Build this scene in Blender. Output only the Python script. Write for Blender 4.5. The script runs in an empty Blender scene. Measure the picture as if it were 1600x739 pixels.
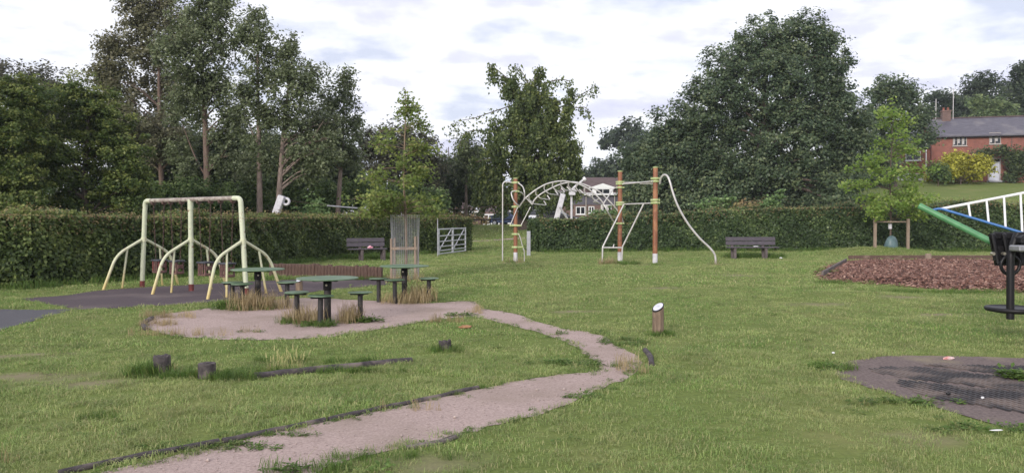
import bpy, bmesh, math, random
import numpy as np
from mathutils import Vector, Matrix
from mathutils.geometry import tessellate_polygon

random.seed(7)
rng = np.random.default_rng(7)
S = bpy.context.scene
COL = S.collection
R = math.radians

# ------------------------------------------------------------------ camera
F = 1230.0                      # focal length in photo pixels (1600 wide)
EYE = 1.6
PITCH = math.atan((369.5 - 340.0) / F)
cam_d = bpy.data.cameras.new('camera')
cam_d.sensor_width = 36.0
cam_d.lens = 36.0 * F / 1600.0
cam_d.clip_end = 3000.0
cam = bpy.data.objects.new('camera', cam_d)
cam.location = (0, 0, EYE)
cam.rotation_euler = (math.pi / 2 - PITCH, 0, 0)
COL.objects.link(cam)
S.camera = cam

# ------------------------------------------------------------------ sky, sun
SUN_EL, SUN_AZ = R(20), R(208)          # evening light from behind and left, through cloud
W = bpy.data.worlds.new('World')
S.world = W
W.use_nodes = True
nt = W.node_tree
nt.nodes.clear()
def N(t, typ, **kw):
    n = t.nodes.new(typ)
    for k, v in kw.items():
        setattr(n, k, v)
    return n
wo = N(nt, 'ShaderNodeOutputWorld')
bg = N(nt, 'ShaderNodeBackground')
bg.inputs['Strength'].default_value = 0.1
sky = N(nt, 'ShaderNodeTexSky', sky_type='NISHITA', sun_disc=False)
sky.sun_elevation = SUN_EL
sky.sun_rotation = SUN_AZ
tc = N(nt, 'ShaderNodeTexCoord')
sp = N(nt, 'ShaderNodeSeparateXYZ')
nt.links.new(tc.outputs['Generated'], sp.inputs[0])
zc = N(nt, 'ShaderNodeMath', operation='MAXIMUM'); zc.inputs[1].default_value = 0.0
nt.links.new(sp.outputs['Z'], zc.inputs[0])
za = N(nt, 'ShaderNodeMath', operation='ADD'); za.inputs[1].default_value = 0.16
nt.links.new(zc.outputs[0], za.inputs[0])
dx = N(nt, 'ShaderNodeMath', operation='DIVIDE'); dy = N(nt, 'ShaderNodeMath', operation='DIVIDE')
nt.links.new(sp.outputs['X'], dx.inputs[0]); nt.links.new(za.outputs[0], dx.inputs[1])
nt.links.new(sp.outputs['Y'], dy.inputs[0]); nt.links.new(za.outputs[0], dy.inputs[1])
cb = N(nt, 'ShaderNodeCombineXYZ')
nt.links.new(dx.outputs[0], cb.inputs[0]); nt.links.new(dy.outputs[0], cb.inputs[1])
cn = N(nt, 'ShaderNodeTexNoise')
cn.inputs['Scale'].default_value = 1.7
cn.inputs['Detail'].default_value = 6.0
cn.inputs['Roughness'].default_value = 0.55
nt.links.new(cb.outputs[0], cn.inputs['Vector'])
cr = N(nt, 'ShaderNodeValToRGB')
e = cr.color_ramp.elements
e[0].position = 0.36; e[0].color = (0.62, 0.66, 0.80, 1)
e[1].position = 0.72; e[1].color = (0.60, 0.60, 0.78, 1)
for p_, c_ in ((0.45, (0.89, 0.90, 0.985, 1)), (0.53, (0.93, 0.93, 0.99, 1)), (0.585, (0.76, 0.76, 0.91, 1))):
    q = cr.color_ramp.elements.new(p_); q.color = c_
nt.links.new(cn.outputs['Fac'], cr.inputs[0])
cs = N(nt, 'ShaderNodeVectorMath', operation='SCALE')
cs.inputs['Scale'].default_value = 6.7          # cloud radiance, in the units of the sky texture
nt.links.new(cr.outputs[0], cs.inputs[0])
mx = N(nt, 'ShaderNodeMix', data_type='RGBA')
mx.inputs['Factor'].default_value = 0.93         # nearly complete cloud cover
nt.links.new(sky.outputs[0], mx.inputs[6]); nt.links.new(cs.outputs[0], mx.inputs[7])
nt.links.new(mx.outputs[2], bg.inputs[0])
nt.links.new(bg.outputs[0], wo.inputs[0])

sun_d = bpy.data.lights.new('sun', 'SUN')
sun_d.energy = 1.5
sun_d.angle = R(14)
sun_d.color = (1.0, 0.95, 0.88)
sun = bpy.data.objects.new('sun', sun_d)
sd = Vector((math.sin(SUN_AZ) * math.cos(SUN_EL), math.cos(SUN_AZ) * math.cos(SUN_EL), math.sin(SUN_EL)))
sun.rotation_euler = sd.to_track_quat('Z', 'Y').to_euler()
COL.objects.link(sun)

vs = S.view_settings
vs.view_transform = 'Standard'; vs.look = 'None'; vs.gamma = 1.0; vs.use_curve_mapping = False
vs.exposure = 0.85
S.cycles.max_bounces = 6
S.cycles.transparent_max_bounces = 4

# ------------------------------------------------------------------ pixel helpers (photo pixels -> the place)
cp, spn = math.cos(PITCH), math.sin(PITCH)
def ray(px, py):
    a = (px - 800.0) / F; b = -(py - 369.5) / F
    return Vector((a, cp + b * spn, -spn + b * cp))
def P(px, py, Y):
    d = ray(px, py); k = Y / d.y
    return Vector((d.x * k, Y, EYE + d.z * k))
def G(px, py, z=0.0):
    d = ray(px, py); k = (z - EYE) / d.z
    return Vector((d.x * k, d.y * k, z))

def sstep(a, b, x):
    t = np.clip((np.asarray(x, float) - a) / (b - a), 0, 1)
    return t * t * (3 - 2 * t)
def gz(x, y):
    """height of the ground"""
    x = np.asarray(x, float); y = np.asarray(y, float)
    w = sstep(9, 24, x)
    right = np.clip(y - 38.5, 0, 100) * 0.118
    mid = 0.95 * sstep(38, 64, y) - 0.75 * sstep(66, 100, y)
    mid = mid + np.clip(x - 3, 0, 12) * 0.12 * sstep(60, 90, y)
    z = w * right + (1 - w) * mid
    z = z + 0.36 * np.exp(-(((x - 15.6) / 2.2) ** 2 + ((y - 33.6) / 1.5) ** 2))
    z = z + 0.10 * np.exp(-(((x - 6.8) / 1.3) ** 2 + ((y - 15.8) / 0.8) ** 2))
    z = z + 0.07 * np.exp(-(((x - 9.6) / 1.2) ** 2 + ((y - 14.6) / 0.6) ** 2))
    return z
def gzf(x, y): return float(gz(x, y))

def wob(x, y, s=1.0, seed=0.0):
    """cheap smooth noise, about -1..1"""
    x = np.asarray(x) * s; y = np.asarray(y) * s
    return (np.sin(x * 1.0 + 2.1 * np.sin(y * 0.7 + seed) + seed) + np.sin(y * 1.3 + 1.7 * np.sin(x * 0.9 - seed) + 2 * seed)
            + 0.6 * np.sin(2.3 * x - 1.9 * y + seed * 3) + 0.4 * np.sin(4.1 * y + 3.3 * x + seed)) / 3.0

# ------------------------------------------------------------------ materials
def lin(h):
    h = h.lstrip('#'); v = [int(h[i:i + 2], 16) / 255 for i in (0, 2, 4)]
    return tuple(c / 12.92 if c < 0.04045 else ((c + 0.055) / 1.055) ** 2.4 for c in v)
def mat(name, c1, c2=None, scale=8.0, rough=0.7, metal=0.0, bump=0.0, bscale=None, detail=4.0, c3=None, s3=1.5, t3=(0.55, 0.68), stretch=None, spec=0.5):
    m = bpy.data.materials.new(name); m.use_nodes = True
    t = m.node_tree; b = t.nodes['Principled BSDF']
    b.inputs['Roughness'].default_value = rough; b.inputs['Metallic'].default_value = metal
    b.inputs['Specular IOR Level'].default_value = spec
    c2 = c2 or tuple(v * 0.8 for v in c1)
    co = N(t, 'ShaderNodeTexCoord'); src = co.outputs['Object']
    if stretch:
        mp = N(t, 'ShaderNodeMapping'); mp.inputs['Scale'].default_value = stretch
        t.links.new(src, mp.inputs[0]); src = mp.outputs[0]
    n = N(t, 'ShaderNodeTexNoise'); n.inputs['Scale'].default_value = scale; n.inputs['Detail'].default_value = detail
    n.inputs['Roughness'].default_value = 0.65
    t.links.new(src, n.inputs['Vector'])
    r = N(t, 'ShaderNodeValToRGB'); r.color_ramp.elements[0].position = 0.35; r.color_ramp.elements[1].position = 0.66
    r.color_ramp.elements[0].color = (*c2, 1); r.color_ramp.elements[1].color = (*c1, 1)
    t.links.new(n.outputs['Fac'], r.inputs[0])
    out = r.outputs[0]
    if c3:
        n3 = N(t, 'ShaderNodeTexNoise'); n3.inputs['Scale'].default_value = s3; n3.inputs['Detail'].default_value = 5.0
        t.links.new(co.outputs['Object'], n3.inputs['Vector'])
        r3 = N(t, 'ShaderNodeMapRange'); r3.inputs['From Min'].default_value = t3[0]; r3.inputs['From Max'].default_value = t3[1]
        t.links.new(n3.outputs['Fac'], r3.inputs[0])
        m3 = N(t, 'ShaderNodeMix', data_type='RGBA'); m3.inputs[7].default_value = (*c3, 1)
        t.links.new(r3.outputs[0], m3.inputs[0]); t.links.new(out, m3.inputs[6]); out = m3.outputs[2]
    t.links.new(out, b.inputs['Base Color'])
    if bump:
        bn = N(t, 'ShaderNodeTexNoise'); bn.inputs['Scale'].default_value = bscale or scale * 4; bn.inputs['Detail'].default_value = 4.0
        t.links.new(src, bn.inputs['Vector'])
        bp = N(t, 'ShaderNodeBump'); bp.inputs['Strength'].default_value = bump; bp.inputs['Distance'].default_value = 0.02
        t.links.new(bn.outputs['Fac'], bp.inputs['Height']); t.links.new(bp.outputs[0], b.inputs['Normal'])
    return m

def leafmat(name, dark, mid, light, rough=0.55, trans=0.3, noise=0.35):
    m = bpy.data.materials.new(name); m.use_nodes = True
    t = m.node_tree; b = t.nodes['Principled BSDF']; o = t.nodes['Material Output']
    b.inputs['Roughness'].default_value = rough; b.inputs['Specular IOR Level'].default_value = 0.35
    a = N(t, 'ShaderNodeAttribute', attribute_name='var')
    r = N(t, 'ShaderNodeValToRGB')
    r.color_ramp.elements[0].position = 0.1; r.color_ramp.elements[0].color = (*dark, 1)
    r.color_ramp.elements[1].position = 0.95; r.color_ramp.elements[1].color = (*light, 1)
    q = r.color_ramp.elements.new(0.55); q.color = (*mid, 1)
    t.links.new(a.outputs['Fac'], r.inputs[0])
    t.links.new(r.outputs[0], b.inputs['Base Color'])
    tr = N(t, 'ShaderNodeBsdfTranslucent')
    hs = N(t, 'ShaderNodeHueSaturation'); hs.inputs['Value'].default_value = 1.5; hs.inputs['Hue'].default_value = 0.49
    t.links.new(r.outputs[0], hs.inputs['Color']); t.links.new(hs.outputs[0], tr.inputs[0])
    ms = N(t, 'ShaderNodeMixShader'); ms.inputs[0].default_value = trans
    t.links.new(b.outputs[0], ms.inputs[1]); t.links.new(tr.outputs[0], ms.inputs[2])
    t.links.new(ms.outputs[0], o.inputs[0])
    return m

M = {}
# ground: soil, thatch and worn turf under the blades
def ground_mat():
    m = bpy.data.materials.new('turf'); m.use_nodes = True
    t = m.node_tree; b = t.nodes['Principled BSDF']; b.inputs['Roughness'].default_value = 0.95; b.inputs['Specular IOR Level'].default_value = 0.1
    co = N(t, 'ShaderNodeTexCoord')
    def noise(s, d=5):
        n = N(t, 'ShaderNodeTexNoise'); n.inputs['Scale'].default_value = s; n.inputs['Detail'].default_value = d
        n.inputs['Roughness'].default_value = 0.65
        t.links.new(co.outputs['Object'], n.inputs['Vector']); return n.outputs['Fac']
    r1 = N(t, 'ShaderNodeValToRGB'); r1.color_ramp.elements[0].position = 0.3; r1.color_ramp.elements[1].position = 0.7
    r1.color_ramp.elements[0].color = (0.10, 0.135, 0.038, 1); r1.color_ramp.elements[1].color = (0.19, 0.235, 0.065, 1)
    t.links.new(noise(22.0), r1.inputs[0])
    m1 = N(t, 'ShaderNodeMix', data_type='RGBA'); m1.inputs[7].default_value = (0.25, 0.235, 0.10, 1)
    mr = N(t, 'ShaderNodeMapRange'); mr.inputs['From Min'].default_value = 0.5; mr.inputs['From Max'].default_value = 0.75; mr.inputs['To Max'].default_value = 0.75
    t.links.new(noise(0.55), mr.inputs[0]); t.links.new(mr.outputs[0], m1.inputs[0]); t.links.new(r1.outputs[0], m1.inputs[6])
    m2 = N(t, 'ShaderNodeMix', data_type='RGBA'); m2.inputs[7].default_value = (0.27, 0.215, 0.15, 1)
    at = N(t, 'ShaderNodeAttribute', attribute_name='bare')
    t.links.new(at.outputs['Fac'], m2.inputs[0]); t.links.new(m1.outputs[2], m2.inputs[6])
    t.links.new(m2.outputs[2], b.inputs['Base Color'])
    bp = N(t, 'ShaderNodeBump'); bp.inputs['Strength'].default_value = 0.6; bp.inputs['Distance'].default_value = 0.03
    t.links.new(noise(30.0), bp.inputs['Height']); t.links.new(bp.outputs[0], b.inputs['Normal'])
    return m
M['turf'] = ground_mat()
def grass_mat(name, c_lo, c_hi, dry, dry_amt=0.55, dry_scale=0.5):
    m = bpy.data.materials.new(name); m.use_nodes = True
    t = m.node_tree; b = t.nodes['Principled BSDF']; o = t.nodes['Material Output']
    b.inputs['Roughness'].default_value = 0.6; b.inputs['Specular IOR Level'].default_value = 0.3
    a = N(t, 'ShaderNodeAttribute', attribute_name='var')
    r = N(t, 'ShaderNodeValToRGB'); r.color_ramp.elements[0].color = (*c_lo, 1); r.color_ramp.elements[1].color = (*c_hi, 1)
    r.color_ramp.elements[1].position = 0.8
    q = r.color_ramp.elements.new(0.9); q.color = (*dry, 1)
    t.links.new(a.outputs['Fac'], r.inputs[0])
    g = N(t, 'ShaderNodeNewGeometry')
    n = N(t, 'ShaderNodeTexNoise'); n.inputs['Scale'].default_value = dry_scale; n.inputs['Detail'].default_value = 5.0; n.inputs['Roughness'].default_value = 0.65
    t.links.new(g.outputs['Position'], n.inputs['Vector'])
    mr = N(t, 'ShaderNodeMapRange'); mr.inputs['From Min'].default_value = 0.40; mr.inputs['From Max'].default_value = 0.72; mr.inputs['To Max'].default_value = dry_amt
    t.links.new(n.outputs['Fac'], mr.inputs[0])
    mx = N(t, 'ShaderNodeMix', data_type='RGBA'); mx.inputs[7].default_value = (*dry, 1)
    t.links.new(mr.outputs[0], mx.inputs[0]); t.links.new(r.outputs[0], mx.inputs[6])
    n2 = N(t, 'ShaderNodeTexNoise'); n2.inputs['Scale'].default_value = 1.7; n2.inputs['Detail'].default_value = 6.0; n2.inputs['Roughness'].default_value = 0.7
    t.links.new(g.outputs['Position'], n2.inputs['Vector'])
    mv = N(t, 'ShaderNodeMapRange'); mv.inputs['From Min'].default_value = 0.3; mv.inputs['From Max'].default_value = 0.7; mv.inputs['To Min'].default_value = 0.70; mv.inputs['To Max'].default_value = 1.36
    t.links.new(n2.outputs['Fac'], mv.inputs[0])
    hv = N(t, 'ShaderNodeHueSaturation'); t.links.new(mv.outputs[0], hv.inputs['Value']); t.links.new(mx.outputs[2], hv.inputs['Color'])
    mx_out = hv.outputs[0]
    t.links.new(mx_out, b.inputs['Base Color'])
    tr = N(t, 'ShaderNodeBsdfTranslucent'); t.links.new(mx_out, tr.inputs[0])
    ms = N(t, 'ShaderNodeMixShader'); ms.inputs[0].default_value = 0.3
    t.links.new(b.outputs[0], ms.inputs[1]); t.links.new(tr.outputs[0], ms.inputs[2]); t.links.new(ms.outputs[0], o.inputs[0])
    return m
M['grass'] = grass_mat('lawn_grass', (0.115, 0.195, 0.050), (0.275, 0.385, 0.112), (0.44, 0.41, 0.20), 0.62, 0.5)
M['straw'] = grass_mat('dry_grass', (0.26, 0.205, 0.10), (0.42, 0.325, 0.18), (0.50, 0.41, 0.26), 0.3, 2.0)
M['weed'] = grass_mat('weed_leaf', (0.06, 0.12, 0.022), (0.13, 0.22, 0.045), (0.2, 0.24, 0.07), 0.15, 2.0)
M['gravel'] = mat('pink_gravel', (0.53, 0.41, 0.37), (0.36, 0.275, 0.25), scale=48, rough=0.95, bump=0.7, bscale=110, c3=(0.30, 0.235, 0.19), s3=0.9, t3=(0.46, 0.74), spec=0.1)
M['stone'] = mat('gravel_stone', (0.52, 0.42, 0.38), (0.30, 0.24, 0.22), scale=9, rough=0.9)
M['rubber_floor'] = mat('rubber_floor', (0.115, 0.088, 0.095), (0.072, 0.056, 0.062), scale=60, rough=0.9, bump=0.4, bscale=160, c3=(0.15, 0.12, 0.115), s3=0.9, t3=(0.5, 0.72), spec=0.25)
M['tarmac'] = mat('tarmac', (0.135, 0.13, 0.14), (0.08, 0.078, 0.085), scale=70, rough=0.92, bump=0.4, bscale=160, c3=(0.16, 0.15, 0.15), s3=1.0, spec=0.2)
M['mat_gravel'] = mat('trampled_gravel', (0.235, 0.185, 0.17), (0.125, 0.10, 0.095), scale=38, rough=0.95, bump=0.6, bscale=80, c3=(0.28, 0.24, 0.16), s3=1.4, t3=(0.56, 0.78), spec=0.1)
M['rubber'] = mat('mat_rubber', (0.05, 0.045, 0.048), (0.026, 0.024, 0.027), scale=14, rough=0.7, c3=(0.16, 0.125, 0.11), s3=2.2, t3=(0.46, 0.62))
M['chip'] = leafmat('bark_chip', (0.070, 0.034, 0.026), (0.205, 0.102, 0.078), (0.42, 0.27, 0.21), 0.85, 0.0)
M['chip_bed'] = mat('bark_bed', (0.10, 0.05, 0.04), (0.035, 0.018, 0.015), scale=30, rough=0.95, bump=0.9, bscale=45, spec=0.1)
M['timber'] = mat('grey_timber', (0.20, 0.165, 0.15), (0.075, 0.06, 0.058), scale=10, rough=0.85, bump=0.4, stretch=(6, 6, 0.7), c3=(0.24, 0.2, 0.17), s3=6)
M['darklog'] = mat('dark_log', (0.085, 0.07, 0.072), (0.035, 0.028, 0.03), scale=14, rough=0.85, bump=0.4, c3=(0.17, 0.135, 0.12), s3=5, t3=(0.5, 0.66))
M['log_red'] = mat('brown_log', (0.16, 0.095, 0.072), (0.075, 0.044, 0.036), scale=10, rough=0.85, bump=0.4, stretch=(6, 6, 0.7), c3=(0.24, 0.17, 0.13), s3=4)
M['post_wood'] = mat('bollard_wood', (0.29, 0.205, 0.145), (0.13, 0.088, 0.062), scale=9, rough=0.8, bump=0.4, stretch=(5, 5, 0.6), c3=(0.10, 0.07, 0.055), s3=9, t3=(0.55, 0.7))
M['stake'] = mat('stake_wood', (0.33, 0.25, 0.19), (0.21, 0.155, 0.12), scale=8, rough=0.8, stretch=(5, 5, 0.6))
M['bench'] = mat('bench_board', (0.105, 0.088, 0.105), (0.052, 0.043, 0.054), scale=8, rough=0.6, stretch=(0.8, 6, 6), bump=0.2)
M['bench_leg'] = mat('bench_leg', (0.145, 0.115, 0.115), (0.07, 0.055, 0.056), scale=8, rough=0.75)
def swing_paint():
    m = mat('lime_paint', (0.66, 0.66, 0.47), (0.56, 0.57, 0.38), scale=7, rough=0.5, bump=0.1, c3=(0.36, 0.25, 0.12), s3=7, t3=(0.62, 0.74))
    t = m.node_tree; b = t.nodes['Principled BSDF']
    src = b.inputs['Base Color'].links[0].from_socket
    g = N(t, 'ShaderNodeNewGeometry'); s = N(t, 'ShaderNodeSeparateXYZ'); t.links.new(g.outputs['Position'], s.inputs[0])
    n = N(t, 'ShaderNodeTexNoise'); n.inputs['Scale'].default_value = 9.0
    a = N(t, 'ShaderNodeMath', operation='MULTIPLY_ADD'); a.inputs[1].default_value = 0.35; t.links.new(n.outputs['Fac'], a.inputs[0]); t.links.new(s.outputs['Z'], a.inputs[2])
    mr = N(t, 'ShaderNodeMapRange'); mr.inputs['From Min'].default_value = 0.75; mr.inputs['From Max'].default_value = 0.2; mr.inputs['To Max'].default_value = 0.75
    t.links.new(a.outputs[0], mr.inputs[0])
    x = N(t, 'ShaderNodeMix', data_type='RGBA'); x.inputs[7].default_value = (0.58, 0.40, 0.10, 1)   # yellow undercoat and rust near the feet
    t.links.new(mr.outputs[0], x.inputs[0]); t.links.new(src, x.inputs[6]); t.links.new(x.outputs[2], b.inputs['Base Color'])
    return m
M['lime'] = swing_paint()
M['post_lime'] = mat('pale_lime_paint', (0.63, 0.65, 0.48), (0.53, 0.56, 0.40), scale=9, rough=0.5, c3=(0.26, 0.14, 0.08), s3=9, t3=(0.62, 0.72))
M['red_foot'] = mat('red_foot', (0.22, 0.05, 0.045), (0.12, 0.03, 0.028), scale=12, rough=0.75, bump=0.3)
M['worn_bar'] = mat('worn_bar', (0.40, 0.36, 0.31), (0.20, 0.15, 0.13), scale=10, rough=0.6, c3=(0.50, 0.48, 0.40), s3=4, bump=0.2)
M['chain'] = mat('rusty_chain', (0.14, 0.08, 0.065), (0.06, 0.04, 0.035), scale=40, rough=0.8)
M['cradle'] = mat('cradle_brown', (0.20, 0.105, 0.085), (0.10, 0.055, 0.05), scale=12, rough=0.75)
M['cradle_top'] = mat('cradle_top', (0.07, 0.075, 0.09), (0.04, 0.04, 0.05), scale=12, rough=0.5)
M['green_top'] = mat('green_table', (0.125, 0.205, 0.115), (0.08, 0.14, 0.075), scale=10, rough=0.4, c3=(0.22, 0.29, 0.2), s3=4)
M['table_post'] = mat('dark_post', (0.030, 0.027, 0.027), (0.016, 0.015, 0.016), scale=12, rough=0.65, stretch=(3, 3, 0.6), c3=(0.075, 0.06, 0.05), s3=8)
M['orange'] = mat('orange_post', (0.31, 0.125, 0.062), (0.21, 0.08, 0.042), scale=3, rough=0.5, stretch=(4, 4, 0.5), c3=(0.40, 0.19, 0.09), s3=2)
M['steel'] = mat('galvanised_tube', (0.66, 0.63, 0.62), (0.50, 0.47, 0.46), scale=9, rough=0.42, metal=0.35)
M['collar'] = mat('lime_collar', (0.50, 0.55, 0.26), (0.33, 0.40, 0.17), scale=14, rough=0.6, c3=(0.58, 0.58, 0.40), s3=8)
M['gate'] = mat('gate_steel', (0.62, 0.62, 0.65), (0.46, 0.46, 0.49), scale=9, rough=0.45, metal=0.4)
M['mesh_wire'] = mat('guard_wire', (0.50, 0.50, 0.53), (0.36, 0.36, 0.39), scale=9, rough=0.5, metal=0.4)
M['white_paint'] = mat('white_paint', (0.80, 0.79, 0.80), (0.70, 0.69, 0.70), scale=6, rough=0.5)
M['white_post'] = mat('lilac_white_post', (0.66, 0.64, 0.68), (0.52, 0.50, 0.53), scale=6, rough=0.55)
M['grey_post'] = mat('grey_post', (0.42, 0.42, 0.45), (0.30, 0.30, 0.33), scale=6, rough=0.7)
M['black'] = mat('black_plastic', (0.017, 0.016, 0.018), (0.010, 0.0095, 0.011), scale=14, rough=0.5, spec=0.3)
M['black2'] = mat('black_steel', (0.012, 0.011, 0.013), (0.008, 0.0075, 0.009), scale=14, rough=0.42, spec=0.3)
M['grey_metal'] = mat('grey_plate', (0.36, 0.36, 0.38), (0.24, 0.24, 0.26), scale=14, rough=0.45, metal=0.5)
M['green_tube'] = mat('green_tube', (0.10, 0.29, 0.125), (0.075, 0.22, 0.095), scale=8, rough=0.42)
M['blue_tube'] = mat('blue_tube', (0.035, 0.155, 0.42), (0.028, 0.12, 0.34), scale=8, rough=0.4)
M['bolt'] = mat('brass_bolt', (0.55, 0.50, 0.42), (0.40, 0.36, 0.30), scale=14, rough=0.35, metal=0.7)
M['bark'] = mat('bark', (0.145, 0.105, 0.085), (0.06, 0.044, 0.036), scale=5, rough=0.9, bump=0.6, stretch=(4, 4, 0.8))
M['bark_warm'] = mat('warm_bark', (0.21, 0.145, 0.115), (0.10, 0.068, 0.054), scale=4, rough=0.9, bump=0.6, stretch=(4, 4, 0.8))
M['bark_pale'] = mat('pale_bark', (0.29, 0.22, 0.185), (0.14, 0.105, 0.09), scale=4, rough=0.9, bump=0.5, stretch=(4, 4, 0.8))
M['bark_young'] = mat('young_bark', (0.30, 0.215, 0.15), (0.17, 0.12, 0.085), scale=8, rough=0.85, stretch=(4, 4, 0.8))
M['core_shade'] = mat('hedge_inner_shade', (0.030, 0.034, 0.014), (0.014, 0.016, 0.008), scale=9, rough=0.95, bump=0.6, spec=0.1)  # very dark green that stands for the shade inside the hedge

# leaves
L = {
 'maple':  leafmat('maple_leaves', (0.054, 0.090, 0.022), (0.117, 0.161, 0.039), (0.260, 0.287, 0.082), 0.5, 0.38),
 'poplar': leafmat('poplar_leaves', (0.078, 0.102, 0.046), (0.148, 0.180, 0.084), (0.32, 0.35, 0.22), 0.5, 0.38),
 'poplar_warm': leafmat('poplar_warm_leaves', (0.095, 0.098, 0.05), (0.17, 0.168, 0.09), (0.33, 0.31, 0.21), 0.5, 0.38),
 'dark':   leafmat('dark_leaves', (0.045, 0.071, 0.033), (0.090, 0.126, 0.053), (0.179, 0.211, 0.090), 0.5, 0.38),
 'shrub':  leafmat('shrub_leaves', (0.054, 0.100, 0.032), (0.111, 0.172, 0.052), (0.229, 0.286, 0.100), 0.5, 0.38),
 'oak':    leafmat('oak_leaves', (0.056, 0.090, 0.049), (0.106, 0.149, 0.078), (0.233, 0.271, 0.139), 0.42, 0.38),
 'purple': leafmat('copper_leaves', (0.066, 0.066, 0.043), (0.106, 0.106, 0.066), (0.187, 0.187, 0.102), 0.5, 0.38),
 'beech':  leafmat('beech_leaves', (0.054, 0.084, 0.026), (0.110, 0.146, 0.041), (0.239, 0.269, 0.083), 0.45, 0.38),
 'young':  leafmat('young_leaves', (0.100, 0.150, 0.035), (0.170, 0.225, 0.055), (0.340, 0.360, 0.110), 0.5, 0.4),
 'young2': leafmat('bright_leaves', (0.12, 0.2, 0.04), (0.21, 0.305, 0.062), (0.38, 0.45, 0.12), 0.5, 0.4),
 'elder':  leafmat('elder_leaves', (0.085, 0.15, 0.05), (0.15, 0.235, 0.085), (0.27, 0.37, 0.15), 0.5, 0.3),
 'far':    leafmat('hill_leaves', (0.040, 0.060, 0.034), (0.062, 0.088, 0.048), (0.110, 0.140, 0.070), 0.6, 0.38),
 'pale':   leafmat('pale_leaves', (0.090, 0.140, 0.060), (0.150, 0.200, 0.085), (0.250, 0.300, 0.130), 0.6, 0.38),
 'yellow': leafmat('golden_leaves', (0.220, 0.220, 0.022), (0.400, 0.390, 0.045), (0.580, 0.560, 0.100), 0.5, 0.3),
 'hedge':  leafmat('hedge_leaves', (0.030, 0.052, 0.014), (0.070, 0.108, 0.026), (0.180, 0.220, 0.060), 0.45, 0.38),
 'hedge2': leafmat('hedge_dark_leaves', (0.050, 0.083, 0.034), (0.101, 0.153, 0.058), (0.263, 0.333, 0.125), 0.45, 0.38),
 'hedge3': leafmat('hedge_mixed_leaves', (0.056, 0.087, 0.028), (0.144, 0.195, 0.056), (0.352, 0.389, 0.138), 0.45, 0.38),
 'rust':   leafmat('rusty_shoots', (0.19, 0.13, 0.07), (0.27, 0.205, 0.10), (0.33, 0.31, 0.13), 0.6, 0.3),
}

# ------------------------------------------------------------------ mesh helpers
def link(o, parent=None):
    COL.objects.link(o)
    if parent is not None:
        o.parent = parent
    return o
def tag(o, label=None, cat=None, group=None, kind=None):
    if label: o['label'] = label
    if cat: o['category'] = cat
    if group: o['group'] = group
    if kind: o['kind'] = kind
    return o
def root(name, loc, label=None, cat=None, group=None, rz=0.0):
    o = bpy.data.objects.new(name, None)
    o.empty_display_size = 0.2
    o.location = loc; o.rotation_euler = (0, 0, rz)
    link(o); return tag(o, label, cat, group)
def copy_tree(o, parent=None):
    c = o.copy(); COL.objects.link(c); c.parent = parent
    for ch in list(o.children): copy_tree(ch, c)
    return c
def np_mesh(name, V, faces_n, idx, var=None, mats=(), smooth=False, midx=None):
    """V (n,3); faces all with faces_n corners, idx flat array"""
    me = bpy.data.meshes.new(name)
    V = np.ascontiguousarray(V, np.float32); idx = np.ascontiguousarray(idx, np.int32).ravel()
    nf = len(idx) // faces_n
    me.vertices.add(len(V)); me.vertices.foreach_set('co', V.ravel())
    me.loops.add(len(idx)); me.loops.foreach_set('vertex_index', idx)
    me.polygons.add(nf); me.polygons.foreach_set('loop_start', np.arange(0, nf * faces_n, faces_n, dtype=np.int32))
    if midx is not None: me.polygons.foreach_set('material_index', np.ascontiguousarray(midx, np.int32))
    if var is not None:
        a = me.attributes.new('var', 'FLOAT', 'FACE'); a.data.foreach_set('value', np.ascontiguousarray(var, np.float32))
    for m in mats: me.materials.append(m)
    me.update(calc_edges=True)
    if smooth: me.polygons.foreach_set('use_smooth', np.ones(nf, bool))
    return me

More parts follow.
